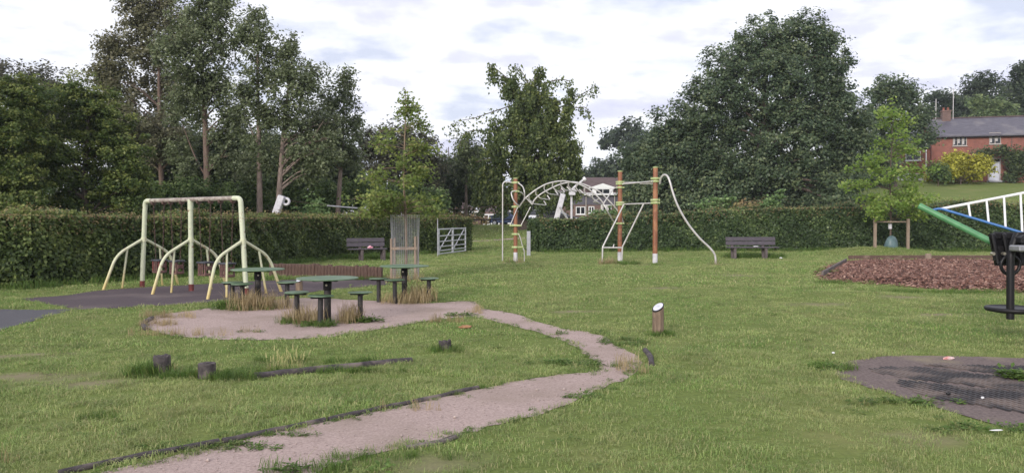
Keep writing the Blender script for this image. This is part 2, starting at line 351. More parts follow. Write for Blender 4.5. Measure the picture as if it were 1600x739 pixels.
class MB:
    def __init__(s): s.v = []; s.f = []; s.sm = []
    def add(s, vs, fs, smooth=False):
        b = len(s.v); s.v += [tuple(v) for v in vs]; s.f += [tuple(i + b for i in f) for f in fs]; s.sm += [smooth] * len(fs); return s
    def box(s, c, size, rot=None, ch=0.0):
        """box centred at c, optional rotation matrix, chamfered edges"""
        bm = bmesh.new(); bmesh.ops.create_cube(bm, size=1.0)
        for v in bm.verts: v.co = Vector((v.co.x * size[0], v.co.y * size[1], v.co.z * size[2]))
        if ch: bmesh.ops.bevel(bm, geom=list(bm.edges), offset=ch, segments=1, affect='EDGES')
        Mx = Matrix.Translation(Vector(c)) @ (rot.to_4x4() if rot is not None else Matrix())
        bm.verts.index_update()
        s.add([Mx @ v.co for v in bm.verts], [[v.index for v in f.verts] for f in bm.faces]); bm.free(); return s
    def tube(s, pts, r, n=8, cap=True, closed=False):
        pts = [Vector(p) for p in pts]; k = len(pts)
        rs = r if isinstance(r, (list, tuple)) else [r] * k
        prev = None; rings = []
        for i, p in enumerate(pts):
            a = pts[(i - 1) % k] if (i > 0 or closed) else p
            b = pts[(i + 1) % k] if (i < k - 1 or closed) else p
            t = (b - a).normalized()
            if prev is None:
                u = t.orthogonal().normalized()
            else:
                u = prev - t * prev.dot(t); u = u.normalized() if u.length > 1e-6 else t.orthogonal().normalized()
            prev = u; w = t.cross(u)
            rings.append([p + (u * math.cos(2 * math.pi * j / n) + w * math.sin(2 * math.pi * j / n)) * rs[i] for j in range(n)])
        vs = [v for rg in rings for v in rg]; fs = []
        for i in range(k if closed else k - 1):
            a, b = i * n, ((i + 1) % k) * n
            for j in range(n):
                fs.append((a + j, a + (j + 1) % n, b + (j + 1) % n, b + j))
        s.add(vs, fs, True)
        if cap and not closed:
            s.add(rings[0][::-1], [tuple(range(n))]); s.add(rings[-1], [tuple(range(n))])
        return s
    def cyl(s, c, r, h, n=16, r2=None, ch=0.0):
        """upright cylinder standing on c, soft top edge"""
        c = Vector(c); prof = [(r, 0.0)]
        r2 = r if r2 is None else r2
        if ch: prof += [(r2, h - ch), (r2 - ch, h)]
        else: prof += [(r2, h)]
        return s.lathe(c, prof, n)
    def lathe(s, c, prof, n=16, caps=True):
        c = Vector(c); vs = []; fs = []
        for (r, z) in prof:
            for j in range(n):
                a = 2 * math.pi * j / n
                vs.append(c + Vector((r * math.cos(a), r * math.sin(a), z)))
        for i in range(len(prof) - 1):
            for j in range(n):
                fs.append((i * n + j, i * n + (j + 1) % n, (i + 1) * n + (j + 1) % n, (i + 1) * n + j))
        s.add(vs, fs, n > 8)
        if caps:
            s.add(vs[:n][::-1], [tuple(range(n))]); s.add(vs[-n:], [tuple(range(n))])
        return s
    def build(s, name, m, parent=None, world=False):
        me = bpy.data.meshes.new(name)
        off = Vector(parent.location) if (world and parent is not None) else Vector((0, 0, 0))
        me.from_pydata([Vector(v) - off for v in s.v], [], s.f); me.validate()
        if len(me.polygons) == len(s.sm): me.polygons.foreach_set('use_smooth', s.sm)
        me.materials.append(m if not isinstance(m, str) else M[m])
        return link(bpy.data.objects.new(name, me), parent)

def bez(pts, n=12):
    """Catmull-Rom through points"""
    pts = [Vector(p) for p in pts]; out = []
    q = [pts[0] * 2 - pts[1]] + pts + [pts[-1] * 2 - pts[-2]]
    for i in range(1, len(q) - 2):
        a, b, c, d = q[i - 1], q[i], q[i + 1], q[i + 2]
        for j in range(n):
            t = j / n
            out.append(0.5 * ((2 * b) + (c - a) * t + (2 * a - 5 * b + 4 * c - d) * t * t + (3 * b - a - 3 * c + d) * t ** 3))
    out.append(pts[-1]); return out
def fillet(pts, r=0.08, n=4):
    """polyline with rounded corners"""
    pts = [Vector(p) for p in pts]; out = [pts[0]]
    for a, b, c in zip(pts, pts[1:], pts[2:]):
        u = (a - b); v = (c - b); k = min(r, u.length * 0.45, v.length * 0.45)
        p, q = b + u.normalized() * k, b + v.normalized() * k
        for j in range(n + 1):
            t = j / n; out.append(p * (1 - t) ** 2 + b * 2 * t * (1 - t) + q * t * t)
    out.append(pts[-1]); return out

# polygons on the ground
def poly_px(pts): return [(G(*p).x, G(*p).y) for p in pts]
def smooth_poly(pts, n=5, jit=0.03):
    v = [Vector((x, y, 0)) for x, y in pts]; k = len(v); out = []
    for i in range(k):
        a, b, c, d = v[i - 1], v[i], v[(i + 1) % k], v[(i + 2) % k]
        for j in range(n):
            t = j / n
            p = 0.5 * ((2 * b) + (c - a) * t + (2 * a - 5 * b + 4 * c - d) * t * t + (3 * b - a - 3 * c + d) * t ** 3)
            out.append((p.x + random.gauss(0, jit), p.y + random.gauss(0, jit)))
    return out
def in_poly(x, y, poly):
    x = np.asarray(x); y = np.asarray(y); c = np.zeros(x.shape, bool); p = np.array(poly); q = np.roll(p, -1, 0)
    for (x1, y1), (x2, y2) in zip(p, q):
        if y1 == y2: continue
        c ^= ((y1 > y) != (y2 > y)) & (x < (x2 - x1) * (y - y1) / (y2 - y1) + x1)
    return c
def edge_dist(x, y, poly):
    d = np.full(np.shape(x), 1e9); p = np.array(poly); q = np.roll(p, -1, 0)
    for (x1, y1), (x2, y2) in zip(p, q):
        ux, uy = x2 - x1, y2 - y1; l = ux * ux + uy * uy + 1e-12
        t = np.clip(((x - x1) * ux + (y - y1) * uy) / l, 0, 1)
        d = np.minimum(d, np.hypot(x - x1 - t * ux, y - y1 - t * uy))
    return d
def sheet(name, poly, m, z=0.004):
    vs = [(x, y, gzf(x, y) + z) for x, y in poly]
    tris = tessellate_polygon([[Vector((x, y, 0)) for x, y in poly]])
    me = bpy.data.meshes.new(name); me.from_pydata(vs, [], [tuple(t) for t in tris])
    bm = bmesh.new(); bm.from_mesh(me); bmesh.ops.recalc_face_normals(bm, faces=bm.faces)
    if sum(f.normal.z for f in bm.faces) < 0: bmesh.ops.reverse_faces(bm, faces=bm.faces)
    bm.to_mesh(me); bm.free()
    me.materials.append(M[m])
    return tag(link(bpy.data.objects.new(name, me)), kind='structure')

# ------------------------------------------------------------------ ground
PATH = smooth_poly(poly_px([(40, 790), (130, 748), (220, 724), (330, 702), (430, 676), (560, 650), (660, 627), (745, 609), (830, 592), (905, 583), (936, 576),
    (918, 556), (890, 538), (850, 523), (800, 509), (745, 496), (700, 498), (640, 506), (560, 520), (480, 529), (380, 531), (300, 528), (243, 519), (226, 506),
    (244, 493), (300, 486), (345, 478), (405, 471), (475, 466), (560, 469), (650, 474), (735, 471), (754, 482), (800, 490), (868, 511), (925, 521), (975, 545),
    (1003, 566), (985, 588), (945, 606), (880, 634), (800, 659), (700, 684), (600, 706), (520, 727), (470, 752), (400, 800)]), 5, 0.022)
SWING_FLOOR = smooth_poly(poly_px([(35, 467), (100, 462), (165, 453), (300, 445), (430, 438), (560, 435), (640, 435), (650, 441), (590, 446), (500, 455), (420, 465), (330, 472),
    (250, 478), (125, 484), (100, 479)]), 4, 0.02)
TARMAC = smooth_poly(poly_px([(-260, 470), (0, 483), (60, 484), (112, 484), (60, 499), (0, 517), (-260, 600)]), 4, 0.02)
MATS = smooth_poly(poly_px([(1303, 573), (1340, 562), (1400, 556), (1500, 557), (1600, 560), (1750, 566), (1900, 600), (1900, 700), (1700, 700), (1600, 675), (1480, 642), (1380, 612), (1312, 590)]), 5, 0.02)
MULCH = smooth_poly(poly_px([(1284, 428), (1290, 420), (1325, 409), (1450, 408), (1600, 408), (1800, 409), (1800, 470), (1600, 458), (1500, 455), (1400, 446), (1330, 442), (1290, 440)]), 4, 0.05)
BARE = [(30, 556, 0.45, 0.12), (60, 590, 0.6, 0.15), (120, 600, 0.35, 0.1), (1275, 476, 0.5, 0.16), (1410, 468, 0.5, 0.12), (1480, 492, 0.5, 0.12), (1370, 458, 0.6, 0.14),
        (690, 726, 0.25, 0.08), (905, 487, 0.3, 0.12), (800, 411, 0.6, 0.4), (970, 412, 0.7, 0.45), (1024, 414, 0.4, 0.35), (1120, 413, 0.4, 0.3), (1425, 683, 0.14, 0.06), (610, 720, 0.2, 0.07),
        (1030, 450, 0.4, 0.15), (1150, 430, 0.6, 0.3)]
BAREG = [(G(a, b).x, G(a, b).y, c * 1.1, d * 1.5 + 0.05) for a, b, c, d in BARE]
def bare(x, y):
    k = np.zeros(np.shape(x))
    for (bx, by, rx, ry) in BAREG:
        k = np.maximum(k, np.exp(-(((x - bx) / rx) ** 2 + ((y - by) / ry) ** 2) ** 1.5))
    return np.clip(k * (0.75 + 0.6 * wob(x, y, 9.0, 1.0)), 0, 1)
def build_ground():
    xs = np.concatenate([np.linspace(-400, -62, 10), np.linspace(-60, 60, 241), np.linspace(62, 400, 10)])
    ys = np.concatenate([np.linspace(-40, 1, 8), np.linspace(1.4, 40, 194), np.linspace(40.8, 130, 112), np.linspace(140, 400, 8)])
    X, Y = np.meshgrid(xs, ys); Z = gz(X, Y)
    nx, ny = len(xs), len(ys)
    i = np.arange(nx * ny).reshape(ny, nx)
    idx = np.stack([i[:-1, :-1], i[:-1, 1:], i[1:, 1:], i[1:, :-1]], -1).reshape(-1)
    me = np_mesh('ground', np.stack([X, Y, Z], -1).reshape(-1, 3), 4, idx, mats=[M['turf']], smooth=True)
    a = me.attributes.new('bare', 'FLOAT', 'POINT'); a.data.foreach_set('value', bare(X, Y).astype(np.float32).ravel())
    tag(link(bpy.data.objects.new('ground', me)), kind='structure')
build_ground()
sheet('path', PATH, 'gravel', 0.006)
sheet('rubber_floor', SWING_FLOOR, 'rubber_floor', 0.006)
sheet('pavement', TARMAC, 'tarmac', 0.006)
sheet('gravel_patch', MATS, 'mat_gravel', 0.006)
# far trodden path across the grass beyond the gap in the hedge
def strip(name, pts, w, m):
    c = bez([Vector((*p, 0)) for p in pts], 6); l = []; r = []
    for i, p in enumerate(c):
        t = (c[min(i + 1, len(c) - 1)] - c[max(i - 1, 0)]).normalized(); q = Vector((-t.y, t.x, 0)) * w * (0.8 + 0.4 * random.random())
        l.append(p + q); r.append(p - q)
    vs = []; fs = []
    for a, b in zip(l, r):
        vs += [(a.x, a.y, gzf(a.x, a.y) + 0.012), (b.x, b.y, gzf(b.x, b.y) + 0.012)]
    for i in range(len(l) - 1): fs.append((2 * i, 2 * i + 1, 2 * i + 3, 2 * i + 2))
    me = bpy.data.meshes.new(name); me.from_pydata(vs, [], fs); me.materials.append(M[m])
    return tag(link(bpy.data.objects.new(name, me)), kind='structure')
strip('trodden_path', [(-4.5, 44.5), (-1.5, 46.5), (1.0, 48.5), (4.0, 50.5), (9.0, 53.0)], 0.35, 'gravel')
strip('road', [(-60, 70), (-20, 69), (0, 68.5), (8, 68.8), (13, 69.5)], 2.6, 'tarmac')

# ------------------------------------------------------------------ grass (tufts of blades on scattered points)
def tuft(name, nb, rad, hmin, hmax, w, m, lean=0.5, seg=2, flat=0.0):
    V = []; Fq = []; var = []
    for _ in range(nb):
        a = random.uniform(0, 6.283); r = rad * math.sqrt(random.random())
        bx, by = r * math.cos(a), r * math.sin(a)
        h = random.uniform(hmin, hmax); d = random.uniform(0, 6.283); ln = h * lean * random.uniform(0.2, 1.3)
        ex, ey = math.cos(d), math.sin(d); sx, sy = -ey * w / 2, ex * w / 2
        b = len(V)
        V += [(bx - sx, by - sy, -0.01), (bx + sx, by + sy, -0.01),
              (bx + ex * ln * 0.35 + sx * 0.8, by + ey * ln * 0.35 + sy * 0.8, h * 0.6), (bx + ex * ln * 0.35 - sx * 0.8, by + ey * ln * 0.35 - sy * 0.8, h * 0.6),
              (bx + ex * ln, by + ey * ln, h * (1 - 0.25 * lean))]
        Fq += [(b, b + 1, b + 2, b + 3), (b + 3, b + 2, b + 4)]
        k = random.random(); var += [k, k]
    me = bpy.data.meshes.new(name); me.from_pydata(V, [], Fq)
    at = me.attributes.new('var', 'FLOAT', 'FACE'); at.data.foreach_set('value', var)
    me.materials.append(M[m]); return bpy.data.objects.new(name, me)
def broad(name, nb, rad, h, l, m):
    """low weed with broad leaves"""
    V = []; Fq = []; var = []
    for _ in range(nb):
        a = random.uniform(0, 6.283); r = rad * math.sqrt(random.random()); c = Vector((r * math.cos(a), r * math.sin(a), random.uniform(0.2, 1) * h))
        d = Vector((math.cos(a + random.gauss(0, 0.8)), math.sin(a + random.gauss(0, 0.8)), random.uniform(-0.1, 0.6))).normalized()
        s_ = d.cross(Vector((0, 0, 1))).normalized() * l * 0.3; b = len(V); k = l * random.uniform(0.6, 1.3)
        V += [c, c + d * k * 0.5 + s_, c + d * k - Vector((0, 0, 0.2 * k)), c + d * k * 0.5 - s_]; Fq.append((b, b + 1, b + 2, b + 3)); var.append(random.random())
    me = bpy.data.meshes.new(name); me.from_pydata(V, [], Fq)
    at = me.attributes.new('var', 'FLOAT', 'FACE'); at.data.foreach_set('value', var)
    me.materials.append(M[m]); return bpy.data.objects.new(name, me)

def scatter(name, x, y, idx, sc, sources, z0=0.0):
    """one stuff object: points that carry instanced tufts"""
    coll = bpy.data.collections.new(name + '_tufts')
    for i, o in enumerate(sources):
        o.name = '%s_tuft_%02d' % (name, i); coll.objects.link(o)
    n = len(x)
    me = bpy.data.meshes.new(name)
    me.vertices.add(n)
    me.vertices.foreach_set('co', np.stack([x, y, gz(x, y) + z0], -1).astype(np.float32).ravel())
    for nm, ty, val in (('idx', 'INT', np.asarray(idx, np.int32)), ('sc', 'FLOAT', np.asarray(sc, np.float32))):
        a = me.attributes.new(nm, ty, 'POINT'); a.data.foreach_set('value', val)
    rot = np.stack([rng.normal(0, 0.12, n), rng.normal(0, 0.12, n), rng.uniform(0, 6.283, n)], -1).astype(np.float32)
    a = me.attributes.new('rot', 'FLOAT_VECTOR', 'POINT'); a.data.foreach_set('vector', rot.ravel())
    o = tag(link(bpy.data.objects.new(name, me)), kind='stuff')
    g = bpy.data.node_groups.new(name + '_scatter', 'GeometryNodeTree')
    g.interface.new_socket('Geometry', in_out='INPUT', socket_type='NodeSocketGeometry')
    g.interface.new_socket('Geometry', in_out='OUTPUT', socket_type='NodeSocketGeometry')
    gi = g.nodes.new('NodeGroupInput'); go = g.nodes.new('NodeGroupOutput')
    ci = g.nodes.new('GeometryNodeCollectionInfo'); ci.inputs['Collection'].default_value = coll
    ci.inputs['Separate Children'].default_value = True; ci.inputs['Reset Children'].default_value = True
    ip = g.nodes.new('GeometryNodeInstanceOnPoints'); ip.inputs['Pick Instance'].default_value = True
    def attr(nm, ty):
        k = g.nodes.new('GeometryNodeInputNamedAttribute'); k.data_type = ty; k.inputs['Name'].default_value = nm; return k.outputs['Attribute']
    g.links.new(gi.outputs[0], ip.inputs['Points']); g.links.new(ci.outputs[0], ip.inputs['Instance'])
    g.links.new(attr('idx', 'INT'), ip.inputs['Instance Index']); g.links.new(attr('sc', 'FLOAT'), ip.inputs['Scale'])
    er = g.nodes.new('FunctionNodeEulerToRotation'); g.links.new(attr('rot', 'FLOAT_VECTOR'), er.inputs[0]); g.links.new(er.outputs[0], ip.inputs['Rotation'])
    g.links.new(ip.outputs[0], go.inputs[0])
    md = o.modifiers.new('scatter', 'NODES'); md.node_group = g
    return o

LONG = []       # (x, y, radius, boost): places where the mower does not reach
def build_grass():
    near = [tuft('t', 40, 0.085, 0.014, 0.043, 0.0037, 'grass', 1.4) for _ in range(6)]
    mid = [tuft('t', 32, 0.13, 0.012, 0.038, 0.0070, 'grass', 1.4) for _ in range(5)]
    far = [tuft('t', 32, 0.24, 0.015, 0.038, 0.014, 'grass', 1.4) for _ in range(4)]
    X = []; Y = []; I = []; C = []
    for (y0, y1, dens, i0, i1) in ((3.5, 9.5, 150, 0, 6), (9.5, 18, 85, 6, 11), (18, 39, 34, 11, 15), (39, 66, 9, 11, 15)):
        wmax = y1 * 0.69 + 1
        n = int(2 * wmax * (y1 - y0) * dens)
        x = rng.uniform(-wmax, wmax, n); y = rng.uniform(y0, y1, n)
        k = np.abs(x) < y * 0.69 + 0.8; x, y = x[k], y[k]
        keep = np.ones(len(x), bool)
        nz = wob(x, y, 7.0, 2.0)
        for pol, soft in ((PATH, 0.09), (SWING_FLOOR, 0.12), (TARMAC, 0.08), (MATS, 0.14), (MULCH, 0.05)):
            ins = in_poly(x, y, pol); d = edge_dist(x, y, pol) * np.where(ins, 1, -1)
            keep &= ~(d > soft * (0.2 + 0.9 * nz))
        b = bare(x, y); keep &= rng.random(len(x)) > b * 0.9
        keep &= rng.random(len(x)) < 0.80 + 0.25 * wob(x, y, 1.3, 4.0)
        x, y = x[keep], y[keep]
        s = 1.0 + 0.22 * wob(x, y, 0.8, 3.0) + 0.26 * wob(x, y, 3.4, 5.0) + rng.normal(0, 0.14, len(x))
        s *= 1 - 0.5 * bare(x, y)
        if y0 > 35: s = s * 1.7
        X.append(x); Y.append(y); I.append(rng.integers(i0, i1, len(x))); C.append(np.clip(s, 0.35, 2.2))
    scatter('grass', np.concatenate(X), np.concatenate(Y), np.concatenate(I), np.concatenate(C), near + mid + far)

def blob(px, py, rx, ry, n, z=0.0):
    c = G(px, py, z); a = rng.uniform(0, 6.283, n); r = np.sqrt(rng.random(n)) ** 1.0
    return c.x + r * np.cos(a) * rx, c.y + r * np.sin(a) * ry

# ------------------------------------------------------------------ leaves, trees, hedges
def unit(v): return v / (np.linalg.norm(v, axis=-1, keepdims=True) + 1e-9)
def leaf_mesh(name, p, nrm, size, var, m, asp=0.34, droop=0.0):
    n = len(p); nrm = unit(nrm); t = unit(np.cross(nrm, rng.normal(0, 1, (n, 3))))
    if droop: t = unit(t * (1 - droop) + np.array([0, 0, -1.0]) * droop)
    b = unit(np.cross(nrm, t)); nrm = np.cross(t, b)
    s = size[:, None]
    V = np.empty((n, 4, 3))
    V[:, 0] = p - t * s * 0.5; V[:, 2] = p + t * s * 0.5
    V[:, 1] = p + b * s * asp + nrm * s * 0.10; V[:, 3] = p - b * s * asp + nrm * s * 0.10
    return np_mesh(name, V.reshape(-1, 3), 4, np.arange(4 * n), var=np.clip(var, 0, 1), mats=[L[m]])

def tree(name, label, cat, Y, bpx, lobes, leaf, bark='bark', lai=3.6, cpx=15.0, tr=0.18, topx=None, lpx=4.2, droop=0.0, limbs=26, group=None,
         trunk_top=0.86, flat=0.85, spread=0.8, strands=(), up=0.7, base_drop=0.0, fork=None, shell=0.42, vs_=0.5):
    k = Y / F
    bx = (bpx - 800) * k; bz = gzf(bx, Y) - base_drop
    rt = root(name, (bx, Y, bz), label, cat, group)
    cr = cpx * k; ls = lpx * k
    P_, N_, V_, Cc = [], [], [], []
    top = -1e9
    for (cx, cy, rx, ry) in lobes:
        c = P(cx, cy, Y); c = np.array([c.x - bx, rng.normal(0, 0.35) * rx * k * spread, c.z - bz])
        r3 = np.array([rx * k, rx * k * spread, ry * k]); top = max(top, c[2] + r3[2])
        nc = max(5, int(rx * ry / (cpx * cpx) * 4.2))
        d = unit(rng.normal(0, 1, (nc, 3))); d[:, 1] = np.where(rng.random(nc) < 0.62, -np.abs(d[:, 1]), d[:, 1])
        rr = rng.random(nc) ** shell * 0.95
        cc = c + d * rr[:, None] * r3
        cc[:, 2] = np.maximum(cc[:, 2], 0.35)
        tot = int(1.6 * lai * math.pi * rx * ry / (0.34 * lpx * lpx * 1.15))
        per = np.maximum(3, rng.normal(tot / nc, tot / nc * 0.35, nc)).astype(int)
        ci = np.repeat(np.arange(nc), per); n = len(ci)
        off = np.clip(rng.normal(0, 1, (n, 3)), -1.7, 1.7) * np.array([cr, cr, cr * flat]) * 0.60 * rng.uniform(0.5, 1.35, nc)[ci][:, None]
        if droop:
            h = rng.random(n); off = rng.normal(0, 1, (n, 3)) * cr * 0.28
            off[:, 2] = cr * 0.6 - h * cr * 3.0 * droop + rng.normal(0, cr * 0.1, n)
        P_.append(cc[ci] + off)
        out = unit((cc[ci] - c) / r3)
        N_.append(out * 0.75 + np.array([0, 0, up]) + rng.normal(0, 0.55, (n, 3)))
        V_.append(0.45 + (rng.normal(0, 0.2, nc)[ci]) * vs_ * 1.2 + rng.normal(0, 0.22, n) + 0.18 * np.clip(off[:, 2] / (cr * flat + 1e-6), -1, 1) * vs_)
        Cc.append(cc)
    for st in strands:                      # long arching shoots with hanging leaves
        c = bez([P(a, b, Y) - Vector((bx, Y, bz)) for a, b in st], 14); c = np.array([list(v) for v in c])
        n = 170; i = rng.integers(0, len(c), n)
        off = rng.normal(0, 1, (n, 3)) * ls * 0.8; off[:, 2] -= rng.random(n) ** 1.5 * cr * 1.6 * (0.3 + 0.7 * i / len(c))
        P_.append(c[i] + off); N_.append(rng.normal(0, 1, (n, 3)) + np.array([0, -0.4, 0.4])); V_.append(rng.normal(0.45, 0.2, n))
    p = np.concatenate(P_); sz = ls * (0.55 + 0.85 * rng.random(len(p)) + 0.3 * rng.random(len(p)) ** 4)
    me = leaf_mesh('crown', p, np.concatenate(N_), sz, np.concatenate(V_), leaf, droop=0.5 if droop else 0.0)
    link(bpy.data.objects.new('crown', me), rt)
    # trunk and limbs
    Cc = np.concatenate(Cc); mb = MB()
    H = top * trunk_top
    tx = ((topx if topx is not None else bpx) - bpx) * k
    ph = random.uniform(0, 6)
    def tp(t): return Vector((tx * t + 0.09 * tr * 6 * math.sin(4 * t + ph) * t, 0.05 * math.sin(5 * t + ph) * tr * 8 * t, H * t))
    K = 12
    mb.tube([tp(i / K) + Vector((0, 0, -0.15 if i == 0 else 0)) for i in range(K + 1)], [tr * ((1 - 0.86 * i / K) + (0.35 if i == 0 else 0)) for i in range(K + 1)], 9)
    if fork:
        for (ft, fx, fz) in fork:
            a = tp(ft); e_ = P(fx, fz, Y) - Vector((bx, Y, bz)); mid = a.lerp(e_, 0.45) + Vector((0, 0, -0.08 * (e_ - a).length))
            r0 = tr * (1 - 0.8 * ft) * 0.36; c = bez([a, mid, e_], 6)
            mb.tube(c, [r0 * (1 - 0.75 * i / len(c)) for i in range(len(c))], 6)
    sel = rng.permutation(len(Cc))[:limbs]
    for c in Cc[sel]:
        c = Vector(c); hh = max(0.12, min(0.95, (c.z - 0.55 * math.hypot(c.x - tx * 0.5, c.y)) / H))
        a = tp(hh); mid = a.lerp(c, 0.5) + Vector((0, 0, 0.12 * (c - a).length * (1 if not droop else 2.2)))
        r0 = max(0.012, tr * (1 - 0.86 * hh) * 0.42)
        cc = bez([a, mid, c], 5); mb.tube(cc, [r0 * (1 - 0.85 * i / len(cc)) for i in range(len(cc))], 5, cap=False)
    st_ = strands
    for st in st_:
        c = bez([P(a, b, Y) - Vector((bx, Y, bz)) for a, b in st], 6); mb.tube(c, [0.05 * (1 - 0.8 * i / len(c)) for i in range(len(c))], 4, cap=False)
    mb.build('trunk', bark, rt)
    return rt

def young_tree(name, label, Y, bpx, zb, H, branches, leaf, bark, tr, ls, clump, nleaf, lean=0.0):
    """young tree: one straight leader, side branches carrying flat pads of large leaves. branches: (height, length, azimuth)"""
    bx = (bpx - 800) * Y / F; rt = root(name, (bx, Y, zb), label, 'tree')
    mb = MB(); K = 10
    def tp(z): return Vector((lean * z + 0.03 * math.sin(z * 1.7), 0.02 * math.sin(z * 2.3), z))
    mb.tube([tp(H * i / K) - Vector((0, 0, 0.1 if i == 0 else 0)) for i in range(K + 1)], [tr * (1 - 0.85 * i / K) for i in range(K + 1)], 8)
    P_, V_ = [], []
    for (h, l, az) in branches:
        a = tp(h); d = Vector((math.cos(az), math.sin(az), 0)); rise = random.uniform(0.05, 0.35)
        c = bez([a, a + d * l * 0.5 + Vector((0, 0, l * rise * 0.8)), a + d * l + Vector((0, 0, l * rise * 0.7))], 6)
        mb.tube(c, [max(0.004, tr * 0.3 * (1 - 0.8 * i / len(c)) * (0.4 + l / 1.6)) for i in range(len(c))], 5, cap=False)
        npad = max(2, int(l / clump * 1.5))
        for j in range(npad):
            t = 0.42 + 0.58 * (j + random.random()) / npad
            q = c[min(len(c) - 1, int(t * len(c)))] + Vector((random.gauss(0, clump * 0.5), random.gauss(0, clump * 0.5), random.gauss(0, clump * 0.25)))
            n = int(nleaf * random.uniform(0.5, 1.4)); v = random.gauss(0.45, 0.12)
            P_.append(np.array(q) + rng.normal(0, 1, (n, 3)) * np.array([clump * 0.9, clump * 0.9, clump * 0.72]) * 0.55); V_.append(v + rng.normal(0, 0.2, n))
            mb.tube([c[int(t * (len(c) - 1))], q], [0.006, 0.003], 4, cap=False)
    n = int(nleaf * 1.2); zz = H * (0.86 + 0.16 * rng.random(n))
    P_.append(np.stack([lean * zz + rng.normal(0, clump * 0.35, n), rng.normal(0, clump * 0.35, n), zz], -1)); V_.append(rng.normal(0.6, 0.2, n))
    p = np.concatenate(P_); N_ = rng.normal(0, 0.5, (len(p), 3)) + np.array([0, -0.25, 0.75])
    link(bpy.data.objects.new('crown', leaf_mesh('crown', p, N_, ls * rng.uniform(0.6, 1.35, len(p)), np.concatenate(V_), leaf, asp=0.4)), rt)
    mb.build('trunk', bark, rt)
    return rt

